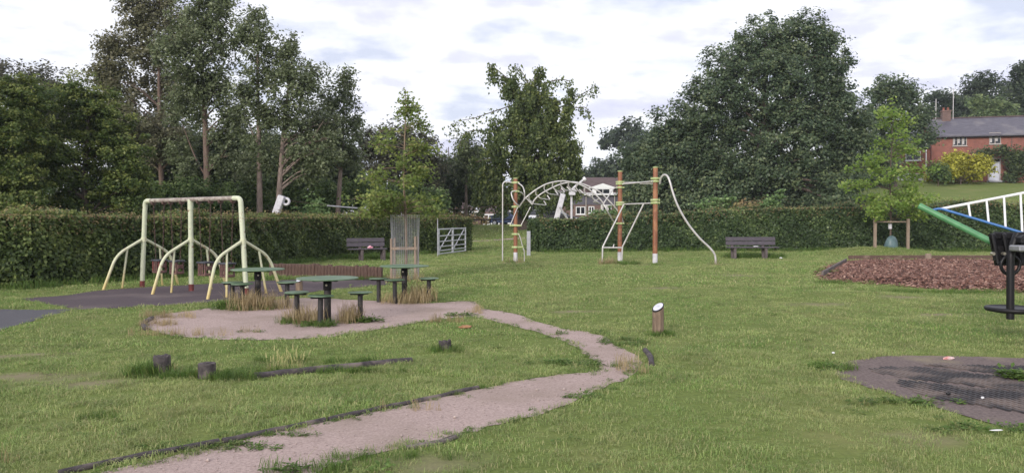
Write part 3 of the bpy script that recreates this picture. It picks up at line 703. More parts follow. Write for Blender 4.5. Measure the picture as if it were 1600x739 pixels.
def hedge(label, pts, depth, hfun, leaf, ls, dens, shoots, group='clipped hedges round the playground', ends=(False, True), shoot_leaf='rust', back=1):
    pts = [Vector((*p, 0)) for p in pts]
    seg = [(a, b, (b - a).length) for a, b in zip(pts, pts[1:])]; Ltot = sum(s[2] for s in seg)
    rt = root('hedge', (pts[0].x, pts[0].y, 0), label, 'hedge', group); o0 = np.array(pts[0])
    # path lookup
    acc = np.cumsum([0] + [s[2] for s in seg]); pa = np.array([list(p) for p in pts])
    def at(s):
        s = np.clip(s, 0, Ltot - 1e-6); i = np.clip(np.searchsorted(acc, s, side='right') - 1, 0, len(seg) - 1)
        t = (s - acc[i]) / (acc[i + 1] - acc[i]); p = pa[i] * (1 - t)[:, None] + pa[i + 1] * t[:, None]
        u = unit(pa[i + 1] - pa[i]); nr = np.stack([u[:, 1], -u[:, 0], np.zeros(len(s))], -1)
        return p, u, nr                         # nr: the face towards the playground
    # solid core, the shade inside the hedge put into its dark colour
    V = []; Fq = []; ns = int(Ltot / 0.5) + 2
    ss = np.linspace(0.12, Ltot - 0.12, ns); p, u, nr = at(ss); h = hfun(ss / Ltot)
    for i in range(ns):
        z0 = gzf(p[i][0], p[i][1]); j = 0.07 * wob(ss[i], 0, 1.3)
        for (o, z) in ((-0.16 + j, -0.05), (-0.14 + j, h[i] - 0.3), (-0.3 + j, h[i] - 0.15), (-depth + 0.3, h[i] - 0.15), (-depth + 0.15, -0.05)):
            q = p[i] + nr[i] * o - o0; V.append((q[0], q[1], z0 + z))
    for i in range(ns - 1):
        for j in range(4): Fq.append((i * 5 + j, i * 5 + j + 1, i * 5 + 5 + j + 1, i * 5 + 5 + j))
    Fq += [(0, 4, 3, 2, 1), tuple(range(ns * 5 - 5, ns * 5))]
    me = bpy.data.meshes.new('dark_core'); me.from_pydata(V, [], Fq); me.materials.append(M['core_shade']); link(bpy.data.objects.new('dark_core', me), rt)
    Ps, Ns, Vs = [], [], []
    def emit(s, w, z, nb, jd):
        p, u, nr = at(s); zz = gz(p[:, 0], p[:, 1])
        bump = 0.20 * wob(s, z * 1.0, 1.2, 1.0) + 0.08 * wob(s, z, 5.0, 2.0) + 0.04 * wob(s, z, 0.5, 4.0)
        q = p + nr * (w + (bump * nb[0] if nb[0] else 0) + rng.normal(0, jd, len(s)))[:, None]
        q[:, 2] = zz + z + bump * nb[1] + (rng.normal(0, jd, len(s)) if nb[1] else 0)
        Ps.append(q - o0); Ns.append(nr * (nb[0] * 0.9) + np.array([0, 0, 0.55 + nb[1] * 0.6]) + rng.normal(0, 0.6, (len(s), 3)))
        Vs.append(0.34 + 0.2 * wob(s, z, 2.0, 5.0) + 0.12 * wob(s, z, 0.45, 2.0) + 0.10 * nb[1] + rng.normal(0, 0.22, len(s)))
    hm = float(np.mean(hfun(np.linspace(0, 1, 20))))
    n = int(Ltot * hm * dens); s = rng.random(n) * Ltot; f = rng.random(n) ** 0.92; emit(s, 0.0, f * hfun(s / Ltot), (1, 0), 0.055)
    n = int(Ltot * depth * dens * 0.8); s = rng.random(n) * Ltot; emit(s, -rng.random(n) * depth, hfun(s / Ltot) - 0.04, (0, 1), 0.055)
    if back: n = int(Ltot * hm * dens * 0.15); s = rng.random(n) * Ltot; emit(s, -depth, rng.random(n) * hfun(s / Ltot), (0, 0), 0.06)
    for k_, e_ in enumerate(ends):
        if e_:
            n = int(depth * hm * dens * 1.6); s0 = 0.0 if k_ == 0 else Ltot - 1e-4
            pp, u, nr = at(np.full(n, s0)); q = pp - nr * (rng.random(n) * depth)[:, None] + u * (rng.normal(0, 0.09, n) + (0.0 if k_ == 0 else 0))[:, None]
            z = rng.random(n) * hfun(np.full(n, float(k_))); q[:, 2] = gz(q[:, 0], q[:, 1]) + z
            Ps.append(q - o0); Ns.append(u * (1 if k_ else -1) + np.array([0, 0, 0.5]) + rng.normal(0, 0.6, (n, 3))); Vs.append(rng.normal(0.36, 0.22, n))
    p = np.concatenate(Ps)
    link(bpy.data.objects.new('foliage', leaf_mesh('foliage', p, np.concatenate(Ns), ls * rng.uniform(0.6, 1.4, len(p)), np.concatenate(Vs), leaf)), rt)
    # new reddish shoots standing above the clipped top
    Ps.clear(); Ns.clear(); Vs.clear()
    n = int(Ltot * shoots * 110); s = rng.random(n) * Ltot
    dn = wob(s, 0, 0.8, 3.0) + wob(s, 0, 3.1, 1.0) * 0.5
    s = s[dn > -0.7]; n = len(s); hs = 0.02 + 0.17 * rng.random(n) ** 1.5 + (rng.random(n) < 0.05) * rng.random(n) * 0.25 * (1 + 0.6 * wob(s, 0, 1.7, 2.0))
    w = np.where(rng.random(n) < 0.5, -rng.random(n) * 0.25, -rng.random(n) * depth)
    emit(s, w, hfun(s / Ltot) + hs - 0.04, (0, 1), 0.04)
    # and some over the upper edge of the face
    m_ = int(n * 0.9); s = rng.random(m_) * Ltot; emit(s, 0.03, hfun(s / Ltot) - rng.random(m_) ** 2.2 * 0.45, (1, 0), 0.06)
    p = np.concatenate(Ps)
    link(bpy.data.objects.new('new_shoots', leaf_mesh('new_shoots', p, np.concatenate(Ns), ls * 0.85 * rng.uniform(0.5, 1.2, len(p)), np.concatenate(Vs) + 0.1, shoot_leaf, asp=0.26)), rt)
    return rt

gr = 'clipped hedges round the playground'
hedge('long clipped green hedge behind the swings and left bench', [(-19.5, 13.2), (-15.0, 15.6), (-11.0, 18.0), (-8.3, 22.6), (-7.6, 28.8), (-5.2, 33.4), (-3.6, 35.0), (-1.95, 37.6)], 1.5,
      lambda t: 1.64 + 0.05 * np.sin(9 * t) - 0.10 * sstep(0.55, 1.0, t) + 0.10 * sstep(0.25, 0.0, t), 'hedge3', 0.088, 1700, 2.6)
hedge('long dark hedge running behind the climbing frame and right bench', [(1.25, 36.2), (4.5, 37.0), (9.0, 37.6), (14.0, 37.4), (19.0, 37.0), (29.0, 36.6)], 1.6,
      lambda t: 1.50 + 0.55 * sstep(0.0, 0.45, t) + 0.22 * sstep(0.4, 0.9, t), 'hedge2', 0.115, 1000, 1.1, ends=(True, False))

# ---- trees, left to right
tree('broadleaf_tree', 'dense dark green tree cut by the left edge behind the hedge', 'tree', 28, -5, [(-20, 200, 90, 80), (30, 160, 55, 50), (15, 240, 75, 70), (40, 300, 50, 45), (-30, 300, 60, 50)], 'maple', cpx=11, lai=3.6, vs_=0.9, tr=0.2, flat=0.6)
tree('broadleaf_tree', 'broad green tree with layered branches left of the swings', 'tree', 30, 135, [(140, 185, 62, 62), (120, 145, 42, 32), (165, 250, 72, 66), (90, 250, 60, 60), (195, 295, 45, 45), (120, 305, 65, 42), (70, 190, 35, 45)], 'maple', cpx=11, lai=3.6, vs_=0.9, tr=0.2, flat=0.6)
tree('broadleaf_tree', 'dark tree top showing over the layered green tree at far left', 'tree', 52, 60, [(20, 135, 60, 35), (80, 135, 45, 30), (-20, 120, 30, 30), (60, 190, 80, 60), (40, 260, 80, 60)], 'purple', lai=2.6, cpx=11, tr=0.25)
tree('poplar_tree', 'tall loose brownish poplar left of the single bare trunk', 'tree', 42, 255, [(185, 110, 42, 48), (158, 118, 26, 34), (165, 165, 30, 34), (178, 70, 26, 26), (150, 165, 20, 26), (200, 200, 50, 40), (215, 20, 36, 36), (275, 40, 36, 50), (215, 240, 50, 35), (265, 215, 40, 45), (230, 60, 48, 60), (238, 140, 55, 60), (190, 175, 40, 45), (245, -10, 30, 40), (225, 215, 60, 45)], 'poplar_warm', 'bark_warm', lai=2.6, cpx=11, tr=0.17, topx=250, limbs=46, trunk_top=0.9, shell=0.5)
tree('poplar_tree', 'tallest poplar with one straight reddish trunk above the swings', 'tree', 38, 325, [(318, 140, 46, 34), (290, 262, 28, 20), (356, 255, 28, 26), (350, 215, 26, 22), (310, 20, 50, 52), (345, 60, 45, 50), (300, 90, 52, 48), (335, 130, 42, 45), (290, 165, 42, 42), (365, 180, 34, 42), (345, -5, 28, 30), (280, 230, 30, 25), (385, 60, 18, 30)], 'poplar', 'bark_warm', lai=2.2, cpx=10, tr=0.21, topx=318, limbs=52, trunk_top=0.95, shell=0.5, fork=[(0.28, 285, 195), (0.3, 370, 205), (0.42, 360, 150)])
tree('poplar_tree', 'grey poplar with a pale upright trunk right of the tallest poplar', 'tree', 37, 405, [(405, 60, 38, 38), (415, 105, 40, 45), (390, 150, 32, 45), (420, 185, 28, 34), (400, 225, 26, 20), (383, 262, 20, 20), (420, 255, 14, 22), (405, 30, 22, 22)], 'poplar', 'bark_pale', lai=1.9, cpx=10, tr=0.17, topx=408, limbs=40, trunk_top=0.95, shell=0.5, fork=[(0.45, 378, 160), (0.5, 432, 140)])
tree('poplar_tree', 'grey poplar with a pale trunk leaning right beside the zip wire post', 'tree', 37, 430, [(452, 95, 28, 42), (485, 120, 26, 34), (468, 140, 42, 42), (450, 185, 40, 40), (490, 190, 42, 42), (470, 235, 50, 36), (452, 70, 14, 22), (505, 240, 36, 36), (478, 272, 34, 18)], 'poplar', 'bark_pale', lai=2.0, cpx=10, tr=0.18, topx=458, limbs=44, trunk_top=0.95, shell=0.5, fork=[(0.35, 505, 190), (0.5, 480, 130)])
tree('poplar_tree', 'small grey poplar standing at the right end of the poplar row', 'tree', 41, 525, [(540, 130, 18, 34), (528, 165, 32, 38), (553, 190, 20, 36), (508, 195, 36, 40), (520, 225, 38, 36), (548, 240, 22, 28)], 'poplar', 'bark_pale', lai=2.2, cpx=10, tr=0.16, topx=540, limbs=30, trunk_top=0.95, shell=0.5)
for i, (px, lb, lobs, lf) in enumerate([
    (215, 'dark bushy tree between the layered green tree and the bare trunk', [(225, 255, 60, 60), (245, 225, 45, 45), (200, 240, 40, 40), (200, 310, 50, 40), (265, 310, 45, 40)], 'dark'),
    (350, 'dark bushy tree behind the tallest poplar trunk', [(345, 255, 62, 55), (295, 260, 40, 50), (405, 262, 40, 48), (310, 300, 45, 40), (380, 305, 50, 40), (370, 240, 30, 30)], 'dark'),
    (420, 'tallest dark bushy tree filling the gap between the poplar trunks', [(300, 235, 45, 45), (370, 240, 50, 45), (430, 235, 45, 50), (345, 280, 60, 50), (430, 285, 60, 50)], 'dark'),
    (500, 'dark bushy tree behind the leaning pale trunk', [(480, 268, 55, 50), (520, 262, 50, 50), (435, 262, 40, 50), (545, 300, 45, 40), (440, 300, 40, 35)], 'dark')]):
    tree('understory_tree', lb, 'tree', 51 if px == 420 else 46, px, lobs, lf, lai=4.2, cpx=13, tr=0.14, limbs=16, group='dark trees under the poplars')
for (px, lb, lobs, lf, Y) in [
    (60, 'low dark bush under the dense tree at the left edge', [(40, 316, 50, 24), (85, 318, 45, 22), (5, 318, 40, 24)], 'dark', 34),
    (170, 'low dark bush under the broad layered tree left of the swings', [(150, 318, 46, 22), (195, 318, 40, 24), (225, 320, 30, 20)], 'dark', 34.5),
    (290, 'low green bush under the tallest poplar behind the swings', [(285, 308, 45, 34), (330, 314, 40, 30), (245, 316, 35, 30)], 'shrub', 36.5),
    (385, 'low green bush left of the leaning white zip wire post', [(375, 310, 36, 32), (405, 300, 26, 28), (350, 322, 34, 22)], 'shrub', 39.5),
    (425, 'low dark bush behind the foot of the leaning white zip wire post', [(400, 322, 46, 20), (445, 322, 46, 20), (495, 326, 40, 16)], 'dark', 43),
    (470, 'green bush right of the leaning white zip wire post', [(465, 308, 38, 32), (500, 300, 34, 34), (450, 300, 22, 26), (525, 318, 34, 24)], 'shrub', 42),
    (600, 'green bush behind the tree in the wire guard', [(590, 312, 46, 30), (640, 312, 44, 30), (560, 300, 28, 26), (680, 318, 28, 24)], 'shrub', 44)]:
    tree('bush', lb, 'bush', Y, px, lobs, lf, lai=3.8, cpx=10, tr=0.06, limbs=14, group='bushes along the outside of the hedge')
tree('bush', 'small yellowish bush at the foot of the leaning pale trunk', 'bush', 38.5, 440, [(445, 282, 20, 16), (430, 296, 18, 16)], 'pale', lai=3.2, cpx=8, tr=0.05, limbs=8)
tree('elder_shrub', 'light green elder shoots above the hedge by the zip wire post', 'shrub', 37.0, 490, [(490, 318, 20, 16), (478, 330, 22, 14), (505, 330, 16, 12)], 'elder', lai=1.9, cpx=7, tr=0.03, limbs=10, flat=0.3)
tree('broadleaf_tree', 'rounded dark purple tree behind the guarded young tree', 'tree', 56, 610, [(600, 235, 42, 40), (640, 235, 48, 46), (672, 260, 30, 50), (600, 290, 55, 45), (570, 225, 26, 26), (655, 300, 45, 40)], 'purple', lai=3.8, cpx=11, tr=0.25)
tree('broadleaf_tree', 'dark green tree right of the purple tree above the bungalow', 'tree', 62, 700, [(700, 300, 38, 40), (690, 265, 22, 30), (725, 310, 30, 35), (735, 250, 30, 40), (720, 275, 36, 36)], 'dark', lai=3.6, cpx=10, tr=0.2)
tree('birch_tree', 'thin pale birch between the purple tree and the weeping tree', 'tree', 60, 728, [(725, 225, 18, 28), (740, 250, 22, 34), (722, 262, 20, 28)], 'poplar', 'bark_pale', lai=1.9, cpx=8, tr=0.14, trunk_top=0.95, limbs=20)
tree('weeping_beech', 'weeping beech with drooping branches behind the climbing frame', 'tree', 56, 818,
     [(812, 150, 30, 34), (845, 155, 28, 30), (795, 132, 16, 24), (825, 190, 46, 45), (870, 185, 28, 34), (790, 215, 38, 40), (845, 230, 52, 50), (885, 235, 28, 44), (765, 262, 32, 40), (815, 275, 50, 40), (870, 275, 42, 40), (772, 112, 7, 14), (900, 275, 14, 36), (748, 292, 18, 32), (888, 155, 12, 16), (842, 118, 8, 14), (765, 310, 30, 24), (802, 312, 40, 24), (850, 308, 46, 26)],
     'beech', lai=3.2, cpx=12, tr=0.42, droop=0.55, limbs=40, lpx=4.0, trunk_top=0.8,
     strands=[[(800, 165), (770, 175), (740, 185), (715, 190), (700, 200)], [(800, 130), (780, 112), (766, 104), (764, 122)], [(850, 130), (875, 125), (890, 128), (888, 140)], [(870, 160), (905, 150), (925, 138), (932, 134)],
              [(830, 140), (840, 120), (850, 110), (838, 108)], [(880, 175), (905, 168), (918, 172), (924, 200)], [(830, 140), (815, 112), (800, 104)], [(760, 205), (735, 205), (722, 215), (718, 232)]])
tree('broadleaf_tree', 'far dark tree seen between the weeping beech and the big oak', 'tree', 120, 945, [(945, 265, 34, 18), (925, 275, 30, 18), (975, 262, 30, 22), (940, 300, 50, 30)], 'far', lai=3.4, cpx=8, tr=0.3)
tree('oak_tree', 'lower dark tree joined to the left side of the big oak', 'tree', 62, 1040, [(1050, 205, 40, 45), (1020, 240, 40, 45), (1070, 250, 50, 55), (1000, 275, 34, 40), (1040, 300, 60, 36), (985, 250, 18, 26), (1030, 325, 60, 22), (1000, 312, 34, 26)], 'oak', lai=3.6, cpx=12, tr=0.35)
tree('oak_tree', 'huge rounded dark green oak dominating the right half', 'tree', 60, 1190, [(1205, 70, 58, 55), (1255, 60, 58, 46), (1150, 105, 58, 56), (1285, 105, 46, 58), (1215, 140, 70, 60), (1110, 160, 52, 52), (1290, 180, 62, 60), (1160, 200, 72, 60), (1235, 215, 80, 60),
     (1320, 235, 45, 60), (1090, 225, 50, 60), (1130, 280, 70, 46), (1215, 288, 90, 44), (1300, 290, 60, 46), (1310, 150, 22, 30), (1345, 200, 22, 36), (1090, 316, 55, 24), (1200, 322, 80, 22), (1290, 320, 60, 24), (1185, 262, 60, 36), (1240, 300, 60, 28), (1160, 312, 50, 22)], 'oak', lai=3.5, cpx=11, tr=0.6, limbs=60, shell=0.5)
tree('broadleaf_tree', 'dark tree right of the big oak behind the bright young tree', 'tree', 78, 1395, [(1390, 150, 44, 32), (1420, 150, 26, 26), (1375, 195, 40, 40), (1425, 200, 36, 44), (1380, 245, 50, 40), (1350, 270, 40, 40)], 'oak', lai=3.5, cpx=11, tr=0.3)
for (px, lb, Y, lobs, lf) in [
    (1480, 'hillside tree above the chimney of the brick house', 125, [(1475, 160, 26, 20), (1500, 165, 24, 20), (1450, 165, 24, 22), (1475, 195, 50, 30)], 'far'),
    (1545, 'tallest hillside tree above the roof ridge of the brick house', 122, [(1540, 135, 34, 24), (1560, 150, 34, 28), (1515, 155, 30, 24), (1545, 185, 60, 34)], 'far'),
    (1600, 'dark hillside tree cut by the right edge of the picture', 108, [(1598, 112, 20, 20), (1605, 145, 36, 34), (1625, 115, 30, 34), (1600, 190, 50, 40)], 'far'),
    (1660, 'hillside tree outside the right edge above the brick house', 115, [(1670, 130, 40, 40), (1660, 190, 60, 50)], 'far')]:
    tree('hillside_tree', lb, 'tree', Y, px, lobs, lf, lai=3.4, cpx=8, tr=0.25, limbs=14, group='trees on the hill behind the brick house')
tree('hillside_tree', 'pale green tree on the hill just above the slate roof', 'tree', 104, 1540, [(1535, 162, 28, 14), (1560, 168, 24, 14), (1545, 190, 40, 20)], 'pale', lai=3.2, cpx=7, tr=0.2, limbs=12, group='trees on the hill behind the brick house')
# a belt of far trees closing the view beyond the houses: copies share their meshes
proto = tree('far_tree', 'far dim tree behind the roof of the bungalow', 'tree', 150, 690, [(690, 298, 30, 22), (665, 312, 26, 18), (715, 310, 26, 20), (690, 325, 44, 18)], 'far', lai=3.4, cpx=7, tr=0.2, limbs=8, group='far trees beyond the houses')
for px, lb in ((765, 'far dim tree left of the weeping beech trunk'), (855, 'far dim tree right of the weeping beech trunk behind the parked cars'), (912, 'far dim tree behind the left half of the slate-hung house'), (985, 'far dim tree behind the right end of the slate-hung house')):
    c = copy_tree(proto); Yc = 150 + random.uniform(-8, 14); x = (px - 800) * Yc / F
    c.location = (x, Yc, gzf(x, Yc) - 0.3); c.rotation_euler.z = random.uniform(0, 6.28); q = random.uniform(0.8, 1.25); c.scale = (q, q, q); tag(c, lb)
# elder and bramble above the right hedge
for (px, lb, lobs) in [(948, 'light green shrub tips hiding the foot of the slate-hung house', [(940, 336, 20, 10), (965, 330, 14, 14), (918, 340, 12, 7)]), (1125, 'light green elder shoots above the hedge left of the bench', [(1120, 318, 26, 14), (1140, 312, 12, 10), (1095, 322, 14, 9)]),
                       (1200, 'light green elder shoots above the hedge right of the bench', [(1205, 316, 20, 14), (1220, 304, 7, 8), (1190, 322, 14, 10)])]:
    tree('elder_shrub', lb, 'shrub', 38.9, px, lobs, 'elder', lai=2.3, cpx=6, tr=0.03, limbs=12, flat=0.3)
tree('bramble', 'brownish bramble between the elder shoots above the right hedge', 'shrub', 38.9, 1165, [(1165, 318, 20, 10), (1150, 322, 14, 8)], 'rust', lai=0.9, cpx=6, tr=0.02, limbs=16)

# ---- the two young trees
YG = 20.2
br = []
for i in range(46):
    t = random.random() ** 1.15; h = 1.6 + 2.95 * t
    l = (1.12 * (1 - t) ** 0.6 + 0.12) * random.uniform(0.5, 1.15); br.append((h, l, random.uniform(0, 6.283)))
guard_tree = young_tree('young_tree', 'young yellow-green tree growing inside the wire guard', YG, 633, 0.0, 4.85, br, 'young', 'bark_young', 0.045, 0.085, 0.22, 30)
YR = 33.6; xr = (1391 - 800) * YR / F
br = []
for (h, lmin, lmax, n) in ((1.35, 1.1, 1.9, 8), (1.9, 1.0, 1.9, 5), (2.45, 0.9, 2.0, 6), (3.05, 0.8, 1.8, 6), (3.8, 0.6, 1.7, 5), (4.5, 0.4, 1.2, 4), (5.2, 0.4, 1.3, 4), (5.8, 0.2, 0.7, 3)):
    for i in range(n): br.append((h + random.gauss(0, 0.22), random.uniform(lmin, lmax), i * 6.283 / n + random.gauss(0, 0.5)))
young_tree('young_tree', 'bright green young tree staked on the mound before the hedge', YR, 1391, gzf(xr, YR), 6.35, br, 'young2', 'bark', 0.045, 0.13, 0.27, 24)

# ------------------------------------------------------------------ houses
M['brick'] = None
def brick_mat(name, c1, c2, mortar, bw=0.225, bh=0.075):
    m = bpy.data.materials.new(name); m.use_nodes = True; t = m.node_tree; b = t.nodes['Principled BSDF']; b.inputs['Roughness'].default_value = 0.85
    co = N(t, 'ShaderNodeTexCoord'); s = N(t, 'ShaderNodeSeparateXYZ'); t.links.new(co.outputs['Object'], s.inputs[0])
    a = N(t, 'ShaderNodeMath', operation='ADD'); t.links.new(s.outputs['X'], a.inputs[0]); t.links.new(s.outputs['Y'], a.inputs[1])
    c = N(t, 'ShaderNodeCombineXYZ'); t.links.new(a.outputs[0], c.inputs[0]); t.links.new(s.outputs['Z'], c.inputs[1])
    k = N(t, 'ShaderNodeTexBrick'); k.inputs['Scale'].default_value = 1.0; k.inputs['Brick Width'].default_value = bw; k.inputs['Row Height'].default_value = bh
    k.inputs['Mortar Size'].default_value = 0.010; k.inputs['Color1'].default_value = (*c1, 1); k.inputs['Color2'].default_value = (*c2, 1); k.inputs['Mortar'].default_value = (*mortar, 1)
    t.links.new(c.outputs[0], k.inputs['Vector'])
    n = N(t, 'ShaderNodeTexNoise'); n.inputs['Scale'].default_value = 1.4; n.inputs['Detail'].default_value = 6.0; t.links.new(co.outputs['Object'], n.inputs['Vector'])
    h = N(t, 'ShaderNodeMapRange'); h.inputs['To Min'].default_value = 0.55; h.inputs['To Max'].default_value = 1.45; t.links.new(n.outputs['Fac'], h.inputs[0])
    v = N(t, 'ShaderNodeVectorMath', operation='SCALE'); t.links.new(k.outputs['Color'], v.inputs[0]); t.links.new(h.outputs[0], v.inputs['Scale'])
    t.links.new(v.outputs[0], b.inputs['Base Color']); return m
M['brick'] = brick_mat('red_brick', (0.29, 0.088, 0.062), (0.20, 0.060, 0.045), (0.26, 0.15, 0.12))
M['brick2'] = brick_mat('brown_brick', (0.17, 0.092, 0.075), (0.12, 0.065, 0.055), (0.18, 0.14, 0.125))
M['slate'] = mat('slate_roof', (0.120, 0.112, 0.138), (0.070, 0.064, 0.082), scale=1.6, rough=0.6, stretch=(1, 3, 3), c3=(0.18, 0.165, 0.17), s3=0.5, t3=(0.54, 0.72), bump=0.3, bscale=9)
M['tile'] = mat('brown_tiles', (0.125, 0.082, 0.078), (0.075, 0.05, 0.05), scale=1.8, rough=0.8, stretch=(1, 3, 3), bump=0.3, bscale=9)
M['clad'] = mat('slate_cladding', (0.115, 0.105, 0.135), (0.075, 0.07, 0.09), scale=2.5, rough=0.7, stretch=(1, 1, 5))
M['glass'] = mat('window_glass', (0.025, 0.028, 0.034), (0.015, 0.017, 0.02), scale=2, rough=0.08)
M['frame'] = mat('window_frame', (0.46, 0.41, 0.38), (0.34, 0.30, 0.28), scale=6, rough=0.6)
M['curtain'] = mat('net_curtain', (0.58, 0.55, 0.54), (0.40, 0.37, 0.38), scale=3, rough=0.9, stretch=(6, 6, 0.6))
M['door_white'] = mat('door_paint', (0.60, 0.61, 0.70), (0.52, 0.53, 0.62), scale=4, rough=0.5)

def window(rt, x, y, z, w, h, nx=2, nz=2, fm='frame', curtain=False, fw=0.06):
    """window let into a wall whose face is at y (facing -y)"""
    mb = MB()
    for s in (-1, 1): mb.box((x + s * (w / 2 - fw / 2), y - 0.035, z), (fw, 0.09, h))
    for s in (-1, 1): mb.box((x, y - 0.035, z + s * (h / 2 - fw / 2)), (w - 2 * fw - 0.002, 0.086, fw))
    for i in range(1, nx): mb.box((x - w / 2 + w * i / nx, y - 0.032, z), (fw * 1.15, 0.08, h - 2 * fw - 0.004))
    f = mb.build('window', fm, rt)
    g = MB()
    for i in range(nx):
        for j in range(1, nz):
            g.box((x - w / 2 + w * (i + 0.5) / nx, y - 0.028, z - h / 2 + h * j / nz), (w / nx - fw * 1.3, 0.05, fw * 0.55))
    if nz > 1: g.build('glazing_bar', fm, f)
    MB().box((x, y - 0.006, z), (w - fw, 0.02, h - fw)).build('pane', 'glass', f)
    if curtain:
        for i in range(nx): MB().box((x - w / 2 + w * (i + 0.28) / nx, y - 0.019, z + 0.1 * h * (i % 2)), (w / nx * 0.42, 0.004, h * 0.7)).build('curtain', 'curtain', f)
    MB().box((x, y - 0.05, z - h / 2 - 0.04), (w + 0.14, 0.16, 0.07)).build('sill', fm, f)
    return f
def gable_roof(mb, x0, x1, y0, y1, ze, zr, over=0.25, th=0.14):
    ym = (y0 + y1) / 2
    for s, ya in ((-1, y0 - over), (1, y1 + over)):
        a = Vector((x0 - 0.1, ya, ze)); b = Vector((x1 + 0.1, ya, ze)); c = Vector((x1 + 0.1, ym, zr)); d = Vector((x0 - 0.1, ym, zr)); u = Vector((0, 0, th))
        v = [a, b, c, d, a + u, b + u, c + u, d + u]
        mb.add(v, [(0, 3, 2, 1), (4, 5, 6, 7), (0, 1, 5, 4), (1, 2, 6, 5), (2, 3, 7, 6), (3, 0, 4, 7)])
def walls(mb, x0, x1, y0, y1, z0, ze, zr=None, t=0.3):
    mb.box(((x0 + x1) / 2, (y0 + y1) / 2, (z0 + ze) / 2), (x1 - x0, y1 - y0, ze - z0))
    if zr:
        for x in (x0, x1 - t):
            ym = (y0 + y1) / 2
            mb.add([(x, y0, ze), (x, y1, ze), (x, ym, zr), (x + t, y0, ze), (x + t, y1, ze), (x + t, ym, zr)], [(0, 2, 1), (3, 4, 5), (0, 3, 5, 2), (1, 2, 5, 4)])

